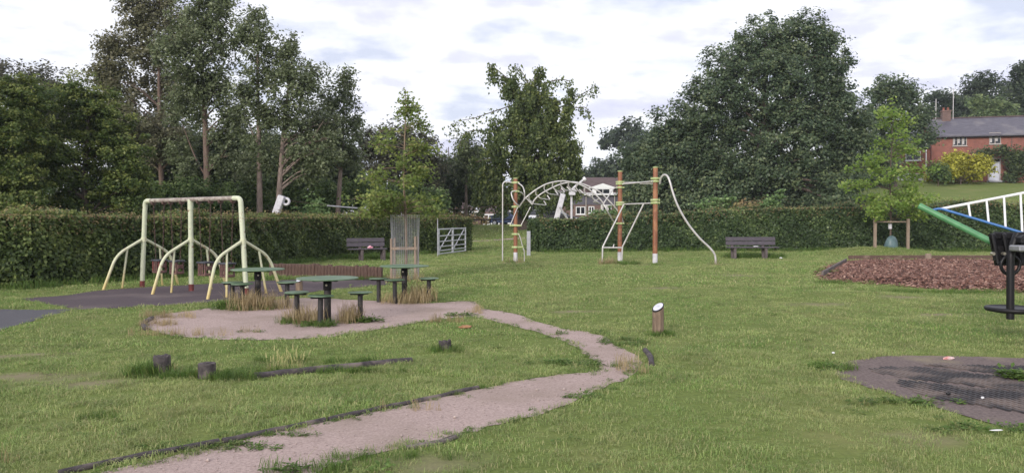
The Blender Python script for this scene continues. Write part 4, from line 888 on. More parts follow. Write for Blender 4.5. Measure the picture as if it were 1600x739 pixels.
def brick_house():
    # local frame: wall face on y = 0 looking at the playground, x to the right; the house is turned a little
    Yh = 84.0; px = lambda q: (q - 1553) * Yh / F
    pz = lambda q, : EYE + (340 - q) * Yh / F
    c = P(1553, 283, Yh); z0 = c.z
    rt = root('brick_house', (c.x, Yh, z0), 'red brick house with slate roof and white door on the hill', 'house', rz=R(-14))
    x0, x1, dep = px(1464), px(1690), 7.5
    ze = pz(211) - z0 - 0.15; zr = ze + 2.3
    w = MB(); walls(w, x0, x1, 0, dep, -1.2, ze, zr - 0.12); w.build('wall', 'brick', rt)
    r = MB(); gable_roof(r, x0, x1, 0, dep, ze - 0.02, zr, 0.35); ro = r.build('roof', 'slate', rt)
    MB().box(((x0 + x1) / 2, dep / 2, zr + 0.16), (x1 - x0 + 0.15, 0.26, 0.12), ch=0.03).build('ridge_tiles', 'tile', ro)
    MB().tube([(x0 - 0.1, -0.40, ze - 0.06), (x1 + 0.1, -0.40, ze - 0.06)], 0.06, 8).build('gutter', 'black', ro)
    xc = px(1480) + 1.15
    ch = MB(); ch.box((xc, dep / 2 - 0.3, zr + 0.05), (0.85, 0.8, 1.6)); ch.box((xc, dep / 2 - 0.3, zr + 0.89), (0.97, 0.92, 0.16)); co = ch.build('chimney', 'brick2', rt)
    for d in (-0.22, 0.22): MB().lathe((xc + d, dep / 2 - 0.3, zr + 0.96), [(0.13, 0), (0.11, 0.3), (0.14, 0.34)], 10).build('chimney_pot', 'brick', co)
    for d, hh in ((-1.0, 2.3), (0.75, 3.4)):
        a = MB(); a.tube([(xc + d, dep / 2 - 0.3, zr - 0.2), (xc + d, dep / 2 - 0.3, zr + hh)], 0.035, 6)
        if d > 0:
            for q in (-0.3, -0.1, 0.1, 0.3): a.tube([(xc + d + q * 0.6, dep / 2 - 0.55, zr + hh - 0.1), (xc + d + q * 0.6, dep / 2 - 0.05, zr + hh - 0.1)], 0.012, 5)
            a.tube([(xc + d - 0.35, dep / 2 - 0.3, zr + hh - 0.1), (xc + d + 0.35, dep / 2 - 0.3, zr + hh - 0.1)], 0.015, 5)
        a.build('aerial', 'steel', co)
    zu = pz(219) - z0
    window(rt, px(1504), 0, zu, 1.35, 1.15, 3, 2, curtain=True)
    window(rt, px(1553.5), 0, zu + 0.15, 1.10, 1.20, 2, 2, curtain=True)
    window(rt, px(1604), 0, zu + 0.25, 1.15, 1.2, 2, 2)
    window(rt, px(1610), 0, 1.3, 1.3, 1.1, 2, 2)
    MB().box((px(1577), -0.03, ze / 2), (0.08, 0.08, ze - 0.1)).build('downpipe', 'brick2', rt)
    MB().box((px(1456), -0.06, ze / 2 - 0.3), (0.09, 0.09, ze - 0.2)).build('downpipe', 'white_paint', rt)
    d = MB(); d.box((0, -0.03, 1.0), (1.0, 0.08, 2.05)); do = d.build('door', 'door_white', rt)
    MB().box((0.02, -0.076, 1.2), (0.2, 0.014, 0.55)).build('pane', 'glass', do)
    MB().box((0.36, -0.09, 1.0), (0.04, 0.05, 0.14)).build('handle', 'black', do)
    fr = MB()
    for s in (-1, 1): fr.box((s * 0.56, -0.05, 1.15), (0.10, 0.12, 2.36))
    fr.box((0, -0.05, 2.38), (1.22, 0.116, 0.10)); fr.build('door_frame', 'frame', rt)
    MB().box((0, -0.02, 2.18), (1.0, 0.05, 0.28)).build('fanlight', 'glass', rt)
    for a, b, hh in ((0.35, 0, 0),): MB().box((0, -0.55, -0.06), (1.5, 0.9, 0.18), ch=0.02).build('doorstep', 'grey_post', rt)
    # lower white-boarded wing at the left end
    w = MB(); walls(w, x0 - 4.2, x0 - 0.004, 0.6, 6.4, -1.2, 3.7, 5.4); wo_ = w.build('side_wing', 'brick', rt)
    r = MB(); gable_roof(r, x0 - 4.2, x0 - 0.12, 0.6, 6.4, 3.68, 5.55, 0.3); r.build('side_roof', 'slate', wo_)
    window(rt, x0 - 1.7, 0.6, 2.85, 1.5, 1.0, 2, 2, 'white_paint')
    MB().box((x0 - 1.9, 0.55, 0.55), (2.9, 0.1, 0.75)).build('white_boarding', 'white_paint', rt)
    for q in range(4): MB().box((x0 - 2.9 + q * 0.65, 0.485, 0.65), (0.36, 0.03, 0.3)).build('pane', 'glass', rt)
    return rt, z0
bh, bhz = brick_house()
# plants at the house
tree('golden_shrub', 'rounded golden yellow shrub in front of the brick house', 'shrub', 81, 1500, [(1480, 261, 22, 20), (1500, 258, 28, 20), (1526, 261, 24, 20), (1502, 272, 48, 13)], 'yellow', lai=4.0, cpx=6, tr=0.08, limbs=20, lpx=3.6, base_drop=0.1, flat=0.9)
tree('bush', 'green bush left of the golden shrub by the brick house', 'bush', 79, 1465, [(1462, 268, 18, 14), (1474, 276, 14, 10)], 'shrub', lai=3.6, cpx=6, tr=0.06, limbs=8, lpx=3.6)
tree('climbing_plant', 'dark climbing plant covering the wall round the white door', 'climber', 82.6, 1585, [(1535, 240, 20, 7), (1560, 236, 24, 7), (1590, 240, 26, 12), (1585, 262, 14, 18), (1615, 255, 26, 24), (1508, 247, 14, 4), (1580, 276, 14, 10)], 'dark', lai=3.6, cpx=6, tr=0.06, limbs=14, spread=0.12, lpx=3.8)

def cladded_house():
    Yh = 96.0; k = Yh / F; pz = lambda q: EYE + (340 - q) * k
    cx = (926 - 800) * k; z0 = gzf(cx, Yh) - 0.3
    rt = root('clad_house', (cx, Yh, z0), 'dark slate-hung house with white gable behind the climbing frame', 'house')
    X = lambda q: (q - 926) * k; Z = lambda q: pz(q) - z0
    x0, x1, dep = X(874), X(970), 7.0
    ze = Z(302)
    w = MB(); walls(w, x0, x1, 0, dep, -0.5, Z(320) - 0.003); w.build('wall', 'brick2', rt)
    w = MB(); walls(w, x0 - 0.03, x1 + 0.03, -0.05, dep + 0.03, Z(320), ze, Z(281)); w.build('upper_wall', 'clad', rt)
    r = MB(); gable_roof(r, x0, x1, 0, dep, ze, Z(277), 0.35); r.build('roof', 'tile', rt)
    # gabled dormer
    dx = X(941); g = MB(); zt = Z(287); zb = Z(303.5)
    a = 1.95
    g.add([(dx - a, -0.55, Z(295)), (dx + a, -0.55, Z(295)), (dx, -0.55, zt), (dx - a, 2.4, Z(295)), (dx + a, 2.4, Z(295)), (dx, 2.4, zt)], [(0, 1, 2), (3, 5, 4), (0, 2, 5, 3), (1, 4, 5, 2), (0, 3, 4, 1)])
    go_ = g.build('gable', 'white_paint', rt)
    MB().box((dx, 0.3, (Z(295) + zb) / 2 - 0.01), (2.5, 1.6, Z(295) - zb - 0.02)).build('dormer', 'white_paint', rt)
    window(rt, dx, -0.5, (Z(295) + zb) / 2 - 0.02, 1.7, 0.62, 2, 1, 'white_paint')
    MB().box((dx - 0.2, -0.46, zb - 0.07), (4.4, 0.3, 0.13)).build('fascia', 'white_paint', rt)
    window(rt, X(907), 0, Z(329), 1.15, 0.95, 2, 1, 'white_paint', fw=0.09)
    window(rt, X(924), 0, Z(328), 0.7, 0.85, 2, 1, 'white_paint', fw=0.09)
    window(rt, X(947), 0, Z(326), 1.3, 0.9, 2, 1, 'white_paint', curtain=True, fw=0.09)
    window(rt, X(893), -0.05, Z(304), 0.8, 0.75, 2, 1, 'white_paint')
    for q in (915.5, 960): MB().tube([(X(q), -0.13, 0), (X(q), -0.13, ze - 0.1)], 0.06, 8).build('downpipe', 'frame', rt)
    MB().tube([(x0, -0.38, ze - 0.02), (x1, -0.38, ze - 0.02)], 0.05, 6).build('gutter', 'white_paint', rt)
cladded_house()

def bungalow():
    Yh = 104.0; k = Yh / F; cx = (750 - 800) * k
    z0 = gzf(cx, Yh) - 0.25
    X = lambda q: (q - 750) * k; Z = lambda q: EYE + (340 - q) * k - z0
    rt = root('bungalow', (cx, Yh, z0), 'low brick bungalow with brown roof and white porch beyond the gap', 'house')
    x0, x1, dep = X(690), X(843), 7.0; ze = Z(331)
    w = MB(); walls(w, x0, x1, 0, dep, -0.3, ze - 0.003); w.build('wall', 'brick2', rt)
    ov = 0.5; xm = X(721)
    zt = Z(313)
    r = MB(); xa, xb = x0 - ov, X(748)
    r.add([(xa, -ov, ze), (xb, -ov, ze), (xb, dep + ov, ze), (xa, dep + ov, ze), (xm, 2.2, zt), (xm, dep - 2.2, zt)], [(0, 1, 4), (1, 2, 5, 4), (2, 3, 5), (3, 0, 4, 5), (0, 3, 2, 1)])
    xa, xb = X(748) + 0.01, x1 + ov; zl = ze - 0.35
    r.add([(xa, -ov + 0.2, zl), (xb, -ov + 0.2, zl), (xb, dep + ov, zl), (xa, dep + ov, zl), (xa, dep / 2, zl + 1.1), (xb - 2, dep / 2, zl + 1.1)], [(0, 1, 5, 4), (1, 2, 5), (2, 3, 4, 5), (3, 0, 4), (0, 3, 2, 1)])
    ro = r.build('roof', 'tile', rt)
    MB().box(((x0 - ov + X(748)) / 2, -ov - 0.03, ze - 0.02), (X(748) - x0 + ov, 0.05, 0.2)).build('fascia', 'white_paint', ro)
    MB().box(((X(748) + x1) / 2 + 0.3, -ov + 0.15, zl - 0.02), (x1 - X(748), 0.05, 0.16)).build('fascia', 'white_paint', ro)
    c = MB(); c.box((xm, 3.0, zt + 0.25), (0.6, 0.6, 1.1)); co = c.build('chimney', 'brick2', rt)
    MB().lathe((xm, 3.0, zt + 0.79), [(0.22, 0), (0.18, 0.22), (0.28, 0.3), (0.28, 0.42)], 10).build('chimney_pot', 'white_paint', co)
    # white porch
    pr = MB()
    for q in (756.5, 764, 771, 780): pr.box((X(q), -1.6, (Z(336) - 0.3) / 2), (0.13, 0.13, Z(336) + 0.3))
    po = pr.build('porch', 'white_paint', rt)
    for q0, q1 in ((757.3, 763.3), (764.8, 770.3), (771.8, 779.2)): MB().box(((X(q0) + X(q1)) / 2, -1.6, Z(347) - 0.4), (X(q1) - X(q0), 0.06, 1.5)).build('panel', 'white_paint', po)
    window(rt, X(735), 0, Z(340), 1.3, 0.9, 2, 1, 'white_paint')
    window(rt, X(800), 0, Z(340), 1.5, 0.9, 3, 1, 'white_paint')
    MB().box((X(768), -0.03, 0.9), (0.95, 0.08, 2.0)).build('door', 'frame', rt)
bungalow()
# red leaved shrub at the bungalow
tree('red_shrub', 'dark red shrub in front of the bungalow wall', 'shrub', 74, 745, [(742, 343, 16, 9), (755, 347, 8, 6)], 'rust', lai=3, cpx=5, tr=0.03, limbs=6, lpx=3.6)

def car(label, name, cx, Yc, rz, paint, van=False):
    z0 = gzf(cx, Yc); rt = root(name, (cx, Yc, z0), label, 'van' if van else 'car', rz=rz)
    # local: nose towards -y
    if not van:
        prof = [(-2.05, 0.35), (-2.1, 0.62), (-1.9, 0.86), (-0.95, 0.98), (-0.25, 1.40), (0.9, 1.43), (1.7, 1.02), (2.05, 0.95), (2.1, 0.5), (2.0, 0.3)]; w = 0.87
    else:
        prof = [(-2.3, 0.35), (-2.35, 0.8), (-2.1, 1.1), (-1.5, 1.25), (-0.9, 1.9), (2.3, 1.98), (2.4, 0.6), (2.35, 0.35)]; w = 0.95
    mb = MB(); n = len(prof); vs = []
    for s in (-1, 1):
        for (y, z) in prof: vs.append((s * w * (1 - 0.16 * max(0, (z - 0.9)) / 0.6), y, z))
    fs = [tuple(range(n))[::-1], tuple(range(n, 2 * n))] + [(i, (i + 1) % n, n + (i + 1) % n, n + i) for i in range(n)]
    b = mb.add(vs, fs).build('body', paint, rt)
    bv = b.modifiers.new('bevel', 'BEVEL'); bv.width = 0.05; bv.segments = 2
    p = prof
    a, c = (p[3], p[4]); k_ = 0.86 * w
    gl = MB(); d = Vector((0, c[0] - a[0], c[1] - a[1])).normalized(); nn = Vector((0, -d.z, d.y)) * 0.012
    q = [Vector((-k_, a[0], a[1])) + d * 0.08, Vector((k_, a[0], a[1])) + d * 0.08, Vector((k_ * 0.92, c[0], c[1])) - d * 0.06, Vector((-k_ * 0.92, c[0], c[1])) - d * 0.06]
    gl.add([v + nn for v in q] + [v - nn for v in q], [(0, 1, 2, 3), (7, 6, 5, 4), (0, 4, 5, 1), (1, 5, 6, 2), (2, 6, 7, 3), (3, 7, 4, 0)]).build('windscreen', 'glass', rt)
    for s in (-1, 1):
        MB().box((s * 0.62, p[1][0] - 0.0, 0.68), (0.32, 0.09, 0.15), ch=0.02).build('headlight', 'white_paint', rt)
        MB().box((s * (w - 0.03), 0.35, 1.16 if not van else 1.5), (0.05, 1.5, 0.32), ch=0.01).build('side_window', 'glass', rt)
        for y in (-1.35, 1.3):
            t = MB(); t.tube([(s * (w - 0.18), y, 0.31), (s * (w + 0.02), y, 0.31)], 0.31, 16); to = t.build('wheel', 'black', rt)
            MB().tube([(s * (w + 0.0), y, 0.31), (s * (w + 0.035), y, 0.31)], 0.18, 12).build('rim', 'grey_metal', to)
    MB().box((0, p[0][0] - 0.02, 0.5), (0.52, 0.03, 0.11)).build('number_plate', 'white_paint', rt)
M['navy'] = mat('navy_paint', (0.022, 0.035, 0.085), (0.018, 0.03, 0.07), scale=2, rough=0.25)
car('dark blue car parked beyond the hedge gap by the bungalow', 'parked_car', (798 - 800) * 77 / F, 77, R(55), 'navy')
car('white van parked behind the trunk of the weeping beech', 'parked_van', (824 - 800) * 84 / F, 84, R(35), 'white_paint', True)
car('dark car parked beyond the hedge left of the slate-hung house', 'parked_car', (872 - 800) * 80 / F, 80, R(70), 'black')
# low dark rail fence along the road edge
def rail_fence():
    pts = [G(735, 352.0)]
    Yf = 66.5; rt = root('rail_fence', ((735 - 800) * Yf / F, Yf, 0), 'low dark rail fence along the road beyond the hedge gap', 'fence')
    xs = [(q - 800) * Yf / F for q in (732, 752, 766, 787, 808, 835)]
    for x in xs: MB().box((x, Yf, gzf(x, Yf) + 0.25), (0.09, 0.09, 0.6)).build('post', 'black', rt, world=True)
    for a, b in zip(xs, xs[1:]): MB().tube([(a + 0.03, Yf - 0.07, gzf(a, Yf) + 0.48), (b - 0.03, Yf - 0.07, gzf(b, Yf) + 0.48)], 0.05, 6).build('rail', 'black', rt, world=True)
rail_fence()

# ------------------------------------------------------------------ the swings
def swings():
    A = G(222, 448.5); B = G(385, 461.5)
    u = (B - A).normalized(); v = Vector((-u.y, u.x, 0));  v = v if v.y > 0 else -v
    Lb = (B - A).length; H = 1.98
    rt = root('playground_swing', tuple((A + B) / 2), 'old pale lime swing frame with rusty top bar and splayed legs', 'swing frame')
    tops = [A + u * 0.16 + Vector((0, 0, H)), (A + B) / 2 + Vector((0, 0, H + 0.02)), B - u * 0.16 + Vector((0, 0, H + 0.02))]
    bend = 0.22
    # top bar with its two bent ends
    Z = Vector((0, 0, 1))
    MB().tube([tops[0] + u * bend, tops[2] - u * bend], 0.048, 12).build('top_bar', 'worn_bar', rt, world=True)
    bases = [A, (A + B) / 2, B]
    hub = 1.10
    for i, b in enumerate(bases):
        t = tops[i]
        foot = b.copy()
        if i == 1: pts = [b + Z * 0.14, t - Z * 0.02]
        else:
            s = 1 if i == 0 else -1
            pts = fillet([b + (t - b) * (0.14 / H), t, t + u * s * bend * 1.001], bend * 0.95, 7)
        po = MB().tube(pts, 0.052, 12).build('post', 'post_lime', rt, world=True)
        a = MB(); a.tube([b - Z * 0.05, b + (t - b) * (0.15 / H)], 0.056, 12); k = a.build('foot_sleeve', 'red_foot', rt, world=True)
        if i == 1: MB().tube([t - Z * 0.24, t - Z * 0.01], 0.060, 12).build('joint_sleeve', 'post_lime', rt, world=True)
        hp = b + (t - b) * (hub / H)
        MB().tube([hp - Z * 0.05, hp + Z * 0.05], 0.062, 12).build('hub', 'lime', rt, world=True)
        for s in (-1, 1):
            kn = hp + v * s * 0.66 + Z * -0.33; ft = b + v * s * 0.93 - Z * 0.03
            MB().tube(fillet([hp + v * s * 0.04, kn, ft], 0.24, 6), 0.032, 10).build('leg', 'lime', rt, world=True)
            st = hp + v * s * 0.40 - Z * 0.195
            MB().tube([st, b + v * s * 0.50 + u * 0.02 - Z * 0.03], 0.024, 8).build('strut', 'lime', rt, world=True)
        if i != 1:
            pass
    names = ['leftmost', 'second from left', 'third from left', 'rightmost']
    looks = ['cradle swing seat with red sides hanging leftmost on the swing frame', 'brown cradle swing seat hanging just left of the middle swing post',
             'brown cradle swing seat hanging just right of the middle swing post', 'brown cradle swing seat hanging rightmost nearest the right swing post']
    for i, t in enumerate((0.185, 0.36, 0.635, 0.835)):
        c = A.lerp(B, t); top = tops[0].lerp(tops[2], (t * Lb - 0.16) / (Lb - 0.32)) - Z * 0.05
        zs = 0.62
        # hangs from the bar, so it stays a thing of its own
        rt2 = root('cradle_swing', (c.x, c.y, zs - 0.25), looks[i], 'swing seat', 'cradle seats hanging on the swing frame', rz=math.atan2(u.y, u.x))
        m = MB(); w, d, h = 0.25, 0.21, 0.25
        for sx in (-1, 1):
            m.box((sx * (w / 2 - 0.02), 0, 0.02), (0.04, d, 0.04), ch=0.008)
        m.box((0, 0, 0.0), (w, d, 0.035), ch=0.01); m.build('seat_base', 'cradle', rt2)
        for (x, y) in ((-0.105, -0.085), (-0.035, -0.095), (0.035, -0.095), (0.105, -0.085), (-0.105, 0.085), (0.105, 0.085)):
            MB().box((x, y, 0.135), (0.032, 0.03, 0.235), ch=0.006).build('slat', 'red_foot' if i == 0 and abs(x) > 0.08 else 'cradle', rt2)
        for sx in (-1, 1): MB().box((sx * 0.122, 0, 0.15), (0.022, 0.14, 0.09), ch=0.006).build('side_panel', 'cradle', rt2)
        r = MB()
        for y in (-0.10, 0.10): r.box((0, y, 0.268), (w + 0.05, 0.04, 0.04), ch=0.008)
        for x in (-0.125, 0.125): r.box((x, 0, 0.268), (0.04, 0.158, 0.036), ch=0.008)
        r.build('top_rail', 'cradle_top', rt2)
        for sx in (-1, 1):
            q0 = Vector((sx * 0.13, 0, 0.29)); q1 = Vector((sx * 0.20, 0, top.z - (zs - 0.25))); n = int((q1 - q0).length / 0.055)
            cm = MB()
            for j in range(n):
                p = q0.lerp(q1, (j + 0.5) / n); hl = 0.036
                ax = Vector((1, 0, 0)) if j % 2 else Vector((0, 1, 0))
                cm.tube([p + Z * hl * 0.9, p + ax * 0.012 + Z * hl * 0.3, p + ax * 0.012 - Z * hl * 0.3, p - Z * hl * 0.9, p - ax * 0.012 - Z * hl * 0.3, p - ax * 0.012 + Z * hl * 0.3], 0.0055, 4, closed=True)
            cm.build('chain', 'chain', rt2)
            k = MB(); k.tube([q1 - Vector((0.03, 0, 0)), q1 + Vector((0.03, 0, 0))], 0.056, 10); k.build('hanger', 'chain', rt2)
swings()

# ------------------------------------------------------------------ tables and stools
def make_table(rtop=0.47, h=0.68):
    rt = root('picnic_table', (0, 0, 0))
    MB().lathe((0, 0, h - 0.032), [(rtop - 0.006, 0.016), (rtop, 0.019), (rtop, 0.029), (rtop - 0.004, 0.032)], 40).build('tabletop', 'green_top', rt)
    p = MB().cyl((0, 0, -0.1), 0.053, h - 0.018 + 0.098, 18).build('pedestal', 'table_post', rt)
    MB().lathe((0, 0, h - 0.19), [(0.059, 0), (0.064, 0.004), (0.064, 0.13), (0.059, 0.134)], 18).build('collar', 'black', rt)
    f = MB()
    for i in range(4):
        a = math.pi / 4 + i * math.pi / 2; d = Vector((math.cos(a), math.sin(a), 0))
        f.box(d * 0.15 + Vector((0, 0, h - 0.033)), (0.20, 0.05, 0.03), Matrix.Rotation(a, 3, 'Z'))
    f.build('top_bracket', 'black', rt)
    MB().tube([(0, -0.055, h - 0.11), (0, -0.072, h - 0.11)], 0.016, 8).build('bolt', 'bolt', rt)
    return rt
def make_stool(h=0.455, r=0.19):
    rt = root('stool', (0, 0, 0))
    MB().lathe((0, 0, h - 0.026), [(r - 0.005, 0.012), (r, 0.015), (r, 0.023), (r - 0.004, 0.026)], 28).build('seat', 'green_top', rt)
    MB().cyl((0, 0, -0.1), 0.040, h - 0.016 + 0.098, 14).build('post', 'table_post', rt)
    f = MB()
    for i in range(3):
        a = 0.5 + i * 2.094; d = Vector((math.cos(a), math.sin(a), 0)); f.box(d * 0.09 + Vector((0, 0, h - 0.030)), (0.13, 0.035, 0.03), Matrix.Rotation(a, 3, 'Z'))
    f.build('seat_bracket', 'black', rt); return rt
TP = {'a': (-2.83, 12.05), 'b': (-4.56, 14.1), 'c': (-2.06, 15.05)}
tb = make_table()
tabs = [('a', 'nearest round green table on its single dark post, on the gravel'), ('b', 'round green table in front of the right swing post'), ('c', 'round green table in front of the wire tree guard')]
for i, (k, lb) in enumerate(tabs):
    o = tb if i == 0 else copy_tree(tb)
    o.location = (*TP[k], 0); tag(o, lb, 'table', 'round green tables on the gravel patch'); o.rotation_euler.z = (0.0, 0.4, -0.3)[i]
st = make_stool(); first = True
for k, dx_, dy_, lb in [('a', 0.0, -0.47, 'small green stool in front of the nearest table'), ('a', -0.49, 0.08, 'small green stool at the left of the nearest table'), ('a', 0.49, 0.06, 'small green stool at the right of the nearest table among dry weeds'),
                      ('b', -0.42, -0.10, 'small green stool at the left of the table by the swing post'), ('b', -0.13, -0.42, 'small green stool in front of the table by the swing post'), ('b', 0.54, -0.06, 'small green stool at the right of the table by the swing post'),
                      ('c', -0.46, -0.20, 'small green stool at the left of the table by the tree guard'), ('c', -0.11, -0.48, 'small green stool in front of the table by the tree guard'), ('c', 0.48, -0.12, 'small green stool at the right of the table by the tree guard')]:
    o = st if first else copy_tree(st); first = False
    o.location = (TP[k][0] + dx_, TP[k][1] + dy_, 0); o.rotation_euler = (random.gauss(0, 0.012), random.gauss(0, 0.012), random.uniform(0, 6))
    tag(o, lb, 'stool', 'small round stools at the tables')

# ------------------------------------------------------------------ wooden things
def bollard(label, px, py, r, h0, h1, az):
    c = G(px, py); rt = root('bollard', tuple(c), label, 'bollard')
    n = 24; d = Vector((math.cos(az), math.sin(az)))          # high side
    vs = []; hm = (h0 + h1) / 2; hd = (h1 - h0) / 2
    for zf in (-0.1, 0.5, 1.0):
        for j in range(n):
            a = 2 * math.pi * j / n; x, y = r * math.cos(a), r * math.sin(a)
            top = hm + hd * (x * d.x + y * d.y) / r; w = 1 + 0.02 * math.sin(3 * a + zf * 4)
            vs.append((x * w, y * w, zf if zf < 0 else top * zf))
    fs = [(i * n + j, i * n + (j + 1) % n, (i + 1) * n + (j + 1) % n, (i + 1) * n + j) for i in range(2) for j in range(n)] + [tuple(range(2 * n, 3 * n))]
    m = MB(); m.add(vs, fs, False); m.build('post', 'post_wood', rt)
    def plate(s, lift, name, mt, th=0.004):
        q = MB(); t = []; b = []
        for j in range(n):
            a = 2 * math.pi * j / n; x, y = r * s * math.cos(a), r * s * math.sin(a); z = hm + hd * (x * d.x + y * d.y) / r + lift
            t.append((x, y, z + th)); b.append((x, y, z))
        q.add(t + b, [tuple(range(n))] + [(j, n + j, n + (j + 1) % n, (j + 1) % n) for j in range(n)]); return q.build(name, mt, rt)
    plate(1.02, 0.001, 'plate_rim', 'black', 0.012); pl = plate(0.86, 0.0155, 'sign_plate', 'sign_white', 0.004)
    mk = MB(); e1 = Vector((d.x * r, d.y * r, hd)).normalized(); e2 = Vector((-d.y, d.x, 0)); nn = e1.cross(e2); o = Vector((0, 0, hm + 0.0225))
    for (a, b, l) in ((0.15, -0.25, 0.5), (0.02, -0.35, 0.7), (-0.1, -0.3, 0.55)):
        mk.add([o + (e1 * a + e2 * b) * r, o + (e1 * a + e2 * (b + l)) * r, o + (e1 * (a + 0.05) + e2 * (b + l)) * r, o + (e1 * (a + 0.05) + e2 * b) * r], [(0, 1, 2, 3)])
    if h1 > 0.38: mk.build('print', 'print_grey', pl)
M['sign_white'] = mat('sign_white', (0.66, 0.66, 0.73), (0.58, 0.58, 0.65), scale=5, rough=0.3)
M['print_grey'] = mat('print_grey', (0.45, 0.46, 0.52), (0.38, 0.39, 0.45), scale=5, rough=0.5)
bollard('wooden trail bollard with slanted white sign standing on the lawn', 1028, 523, 0.078, 0.315, 0.42, R(40))
bollard('short wooden bollard with white top behind the nearest table', 467.5, 462, 0.070, 0.27, 0.34, R(60))

def stump(label, px, py, r, h, rough=0.03, m='darklog'):
    c = G(px, py); n = 20; vs = []
    prof = [(1.04, -0.1), (1.0, 0.3), (1.0, 0.93), (0.93, 1.0), (0.45, 1.0 - rough * 2), (0.05, 1.0 - rough)]
    ph = random.uniform(0, 6)
    for (k, z) in prof:
        for j in range(n):
            a = 2 * math.pi * j / n; q = r * k * (1 + 0.05 * math.sin(3 * a + ph) + random.gauss(0, rough * 0.4))
            vs.append((q * math.cos(a), q * math.sin(a), (z if z < 0 else z * h) + (random.gauss(0, rough * h * 0.8) if z > 0.9 else 0)))
    fs = [(i * n + j, i * n + (j + 1) % n, (i + 1) * n + (j + 1) % n, (i + 1) * n + j) for i in range(len(prof) - 1) for j in range(n)] + [tuple(range((len(prof) - 1) * n, len(prof) * n))]
    mb = MB(); mb.add(vs, fs); o = mb.build('wood_stump', m); o.location = c
    tag(o, label, 'stump', 'short wooden stumps in the lawn'); LONG.append((c.x, c.y, 0.28, 0))
stump('short sawn stump standing leftmost in long grass', 254, 584, 0.085, 0.19)
stump('short sawn stump just right of the leftmost stump', 324, 590, 0.085, 0.15)
stump('weathered rough stump at the right end of the low log', 695, 547, 0.075, 0.115, 0.10)
def log_thing(name, label, pts, r, m, cat='log', group=None, squash=1.0):
    c = bez(pts, 5); o = MB().tube([p + Vector((0, 0, random.gauss(0, r * 0.06))) for p in c], [r * random.uniform(0.92, 1.06) for _ in c], 10).build(name, m)
    return tag(o, label, cat, group)
def gp(px, py, z=0.0): return G(px, py, z)
log_thing('fallen_log', 'long low grey log lying in the lawn between the stumps', [gp(397, 588, 0.014), gp(470, 580, 0.02), gp(560, 571, 0.018), gp(643, 563, 0.010)], 0.038, 'darklog')
eg = 'dark timber edging along the gravel path'
for (lb, pts) in [('near end of the timber path edging at the bottom left', [(92, 739), (200, 716), (342, 690)]),
                  ('timber path edging between the bottom left piece and the weeds', [(348, 689), (430, 672), (508, 656)]),
                  ('timber path edging in the middle, below the low log', [(514, 655), (580, 641), (640, 629)]),
                  ('far end of the timber path edging by the inner bend', [(646, 628), (700, 616), (747, 605)])]:
    log_thing('edging_timber', lb, [gp(a, b, 0.012) for a, b in pts], 0.024, 'darklog', 'edging', eg)
log_thing('edging_timber', 'short curved edging timber at the right bend of the path', [gp(1008, 547, 0.02), gp(1016, 557, 0.022), gp(1018, 569, 0.015)], 0.032, 'darklog', 'edging', eg)
log_thing('edging_timber', 'curved edging timber at the left end of the gravel patch', [gp(238, 497, 0.02), gp(224, 505, 0.02), gp(228, 514, 0.02)], 0.035, 'darklog', 'edging', eg)
log_thing('edging_timber', 'thin edging timber at the lower right side of the path', [gp(634, 700, 0.006), gp(690, 690, 0.008), gp(720, 680, 0.004)], 0.022, 'timber', 'edging', eg)

def palisade():
    a, b = G(424, 431), G(594, 436); n = 34
    rt = root('log_palisade', tuple(a), 'low wall of upright brown logs behind the tables', 'log wall')
    protos = []
    for i in range(5):
        r = 0.062 * random.uniform(0.9, 1.08); m = MB(); m.lathe((0, 0, -0.1), [(r, 0), (r * random.uniform(0.97, 1.03), 0.3), (r * 0.98, 0.39), (r * 0.7, 0.405)], 9); protos.append(m.build('log', 'log_red', rt))
    for i in range(n):
        o = protos[i] if i < 5 else protos[random.randrange(5)].copy()
        if i >= 5: COL.objects.link(o); o.parent = rt
        t = i / (n - 1); p = a.lerp(b, t) - a; s = math.sin(t * 3.14) * 0.12
        o.location = (p.x, p.y + s + random.gauss(0, 0.008), random.gauss(0, 0.012) + 0.04 - 0.03 * t); o.rotation_euler = (random.gauss(0, 0.02), random.gauss(0, 0.02), random.uniform(0, 6))
palisade()

def bench(label, px, py, rz, w, legs):
    c = G(px, py); c.z = gzf(c.x, c.y); rt = root('park_bench', tuple(c), label, 'bench', 'dark benches in front of the hedges', rz=rz)
    for x in legs:
        l = MB(); l.box((x, 0.0, 0.20), (0.10, 0.10, 0.46), ch=0.008); l.build('leg', 'bench_leg', rt)
        l = MB(); l.box((x, 0.36, 0.36), (0.09, 0.09, 0.80), Matrix.Rotation(-0.10, 3, 'X'), ch=0.008); l.build('back_post', 'bench_leg', rt)
        MB().box((x, 0.17, 0.375), (0.075, 0.26, 0.07), ch=0.006).build('seat_bearer', 'bench_leg', rt)
    for i in range(3): MB().box((0, -0.02 + i * 0.135, 0.445), (w, 0.122, 0.045), ch=0.008).build('seat_board', 'bench', rt)
    for i in range(2): MB().box((0, 0.335 + i * 0.02, 0.60 + i * 0.165), (w, 0.045, 0.148), Matrix.Rotation(-0.10, 3, 'X'), ch=0.008).build('back_board', 'bench', rt)
    return rt, c
lb1, c1 = bench('dark bench with pink litter in front of the left hedge', 575, 408, R(24), 1.42, (-0.22, 0.60))
lb2, c2 = bench('dark bench in front of the right hedge beside the climbing frame', 1177, 404.5, R(2), 1.96, (-0.72, 0.50))
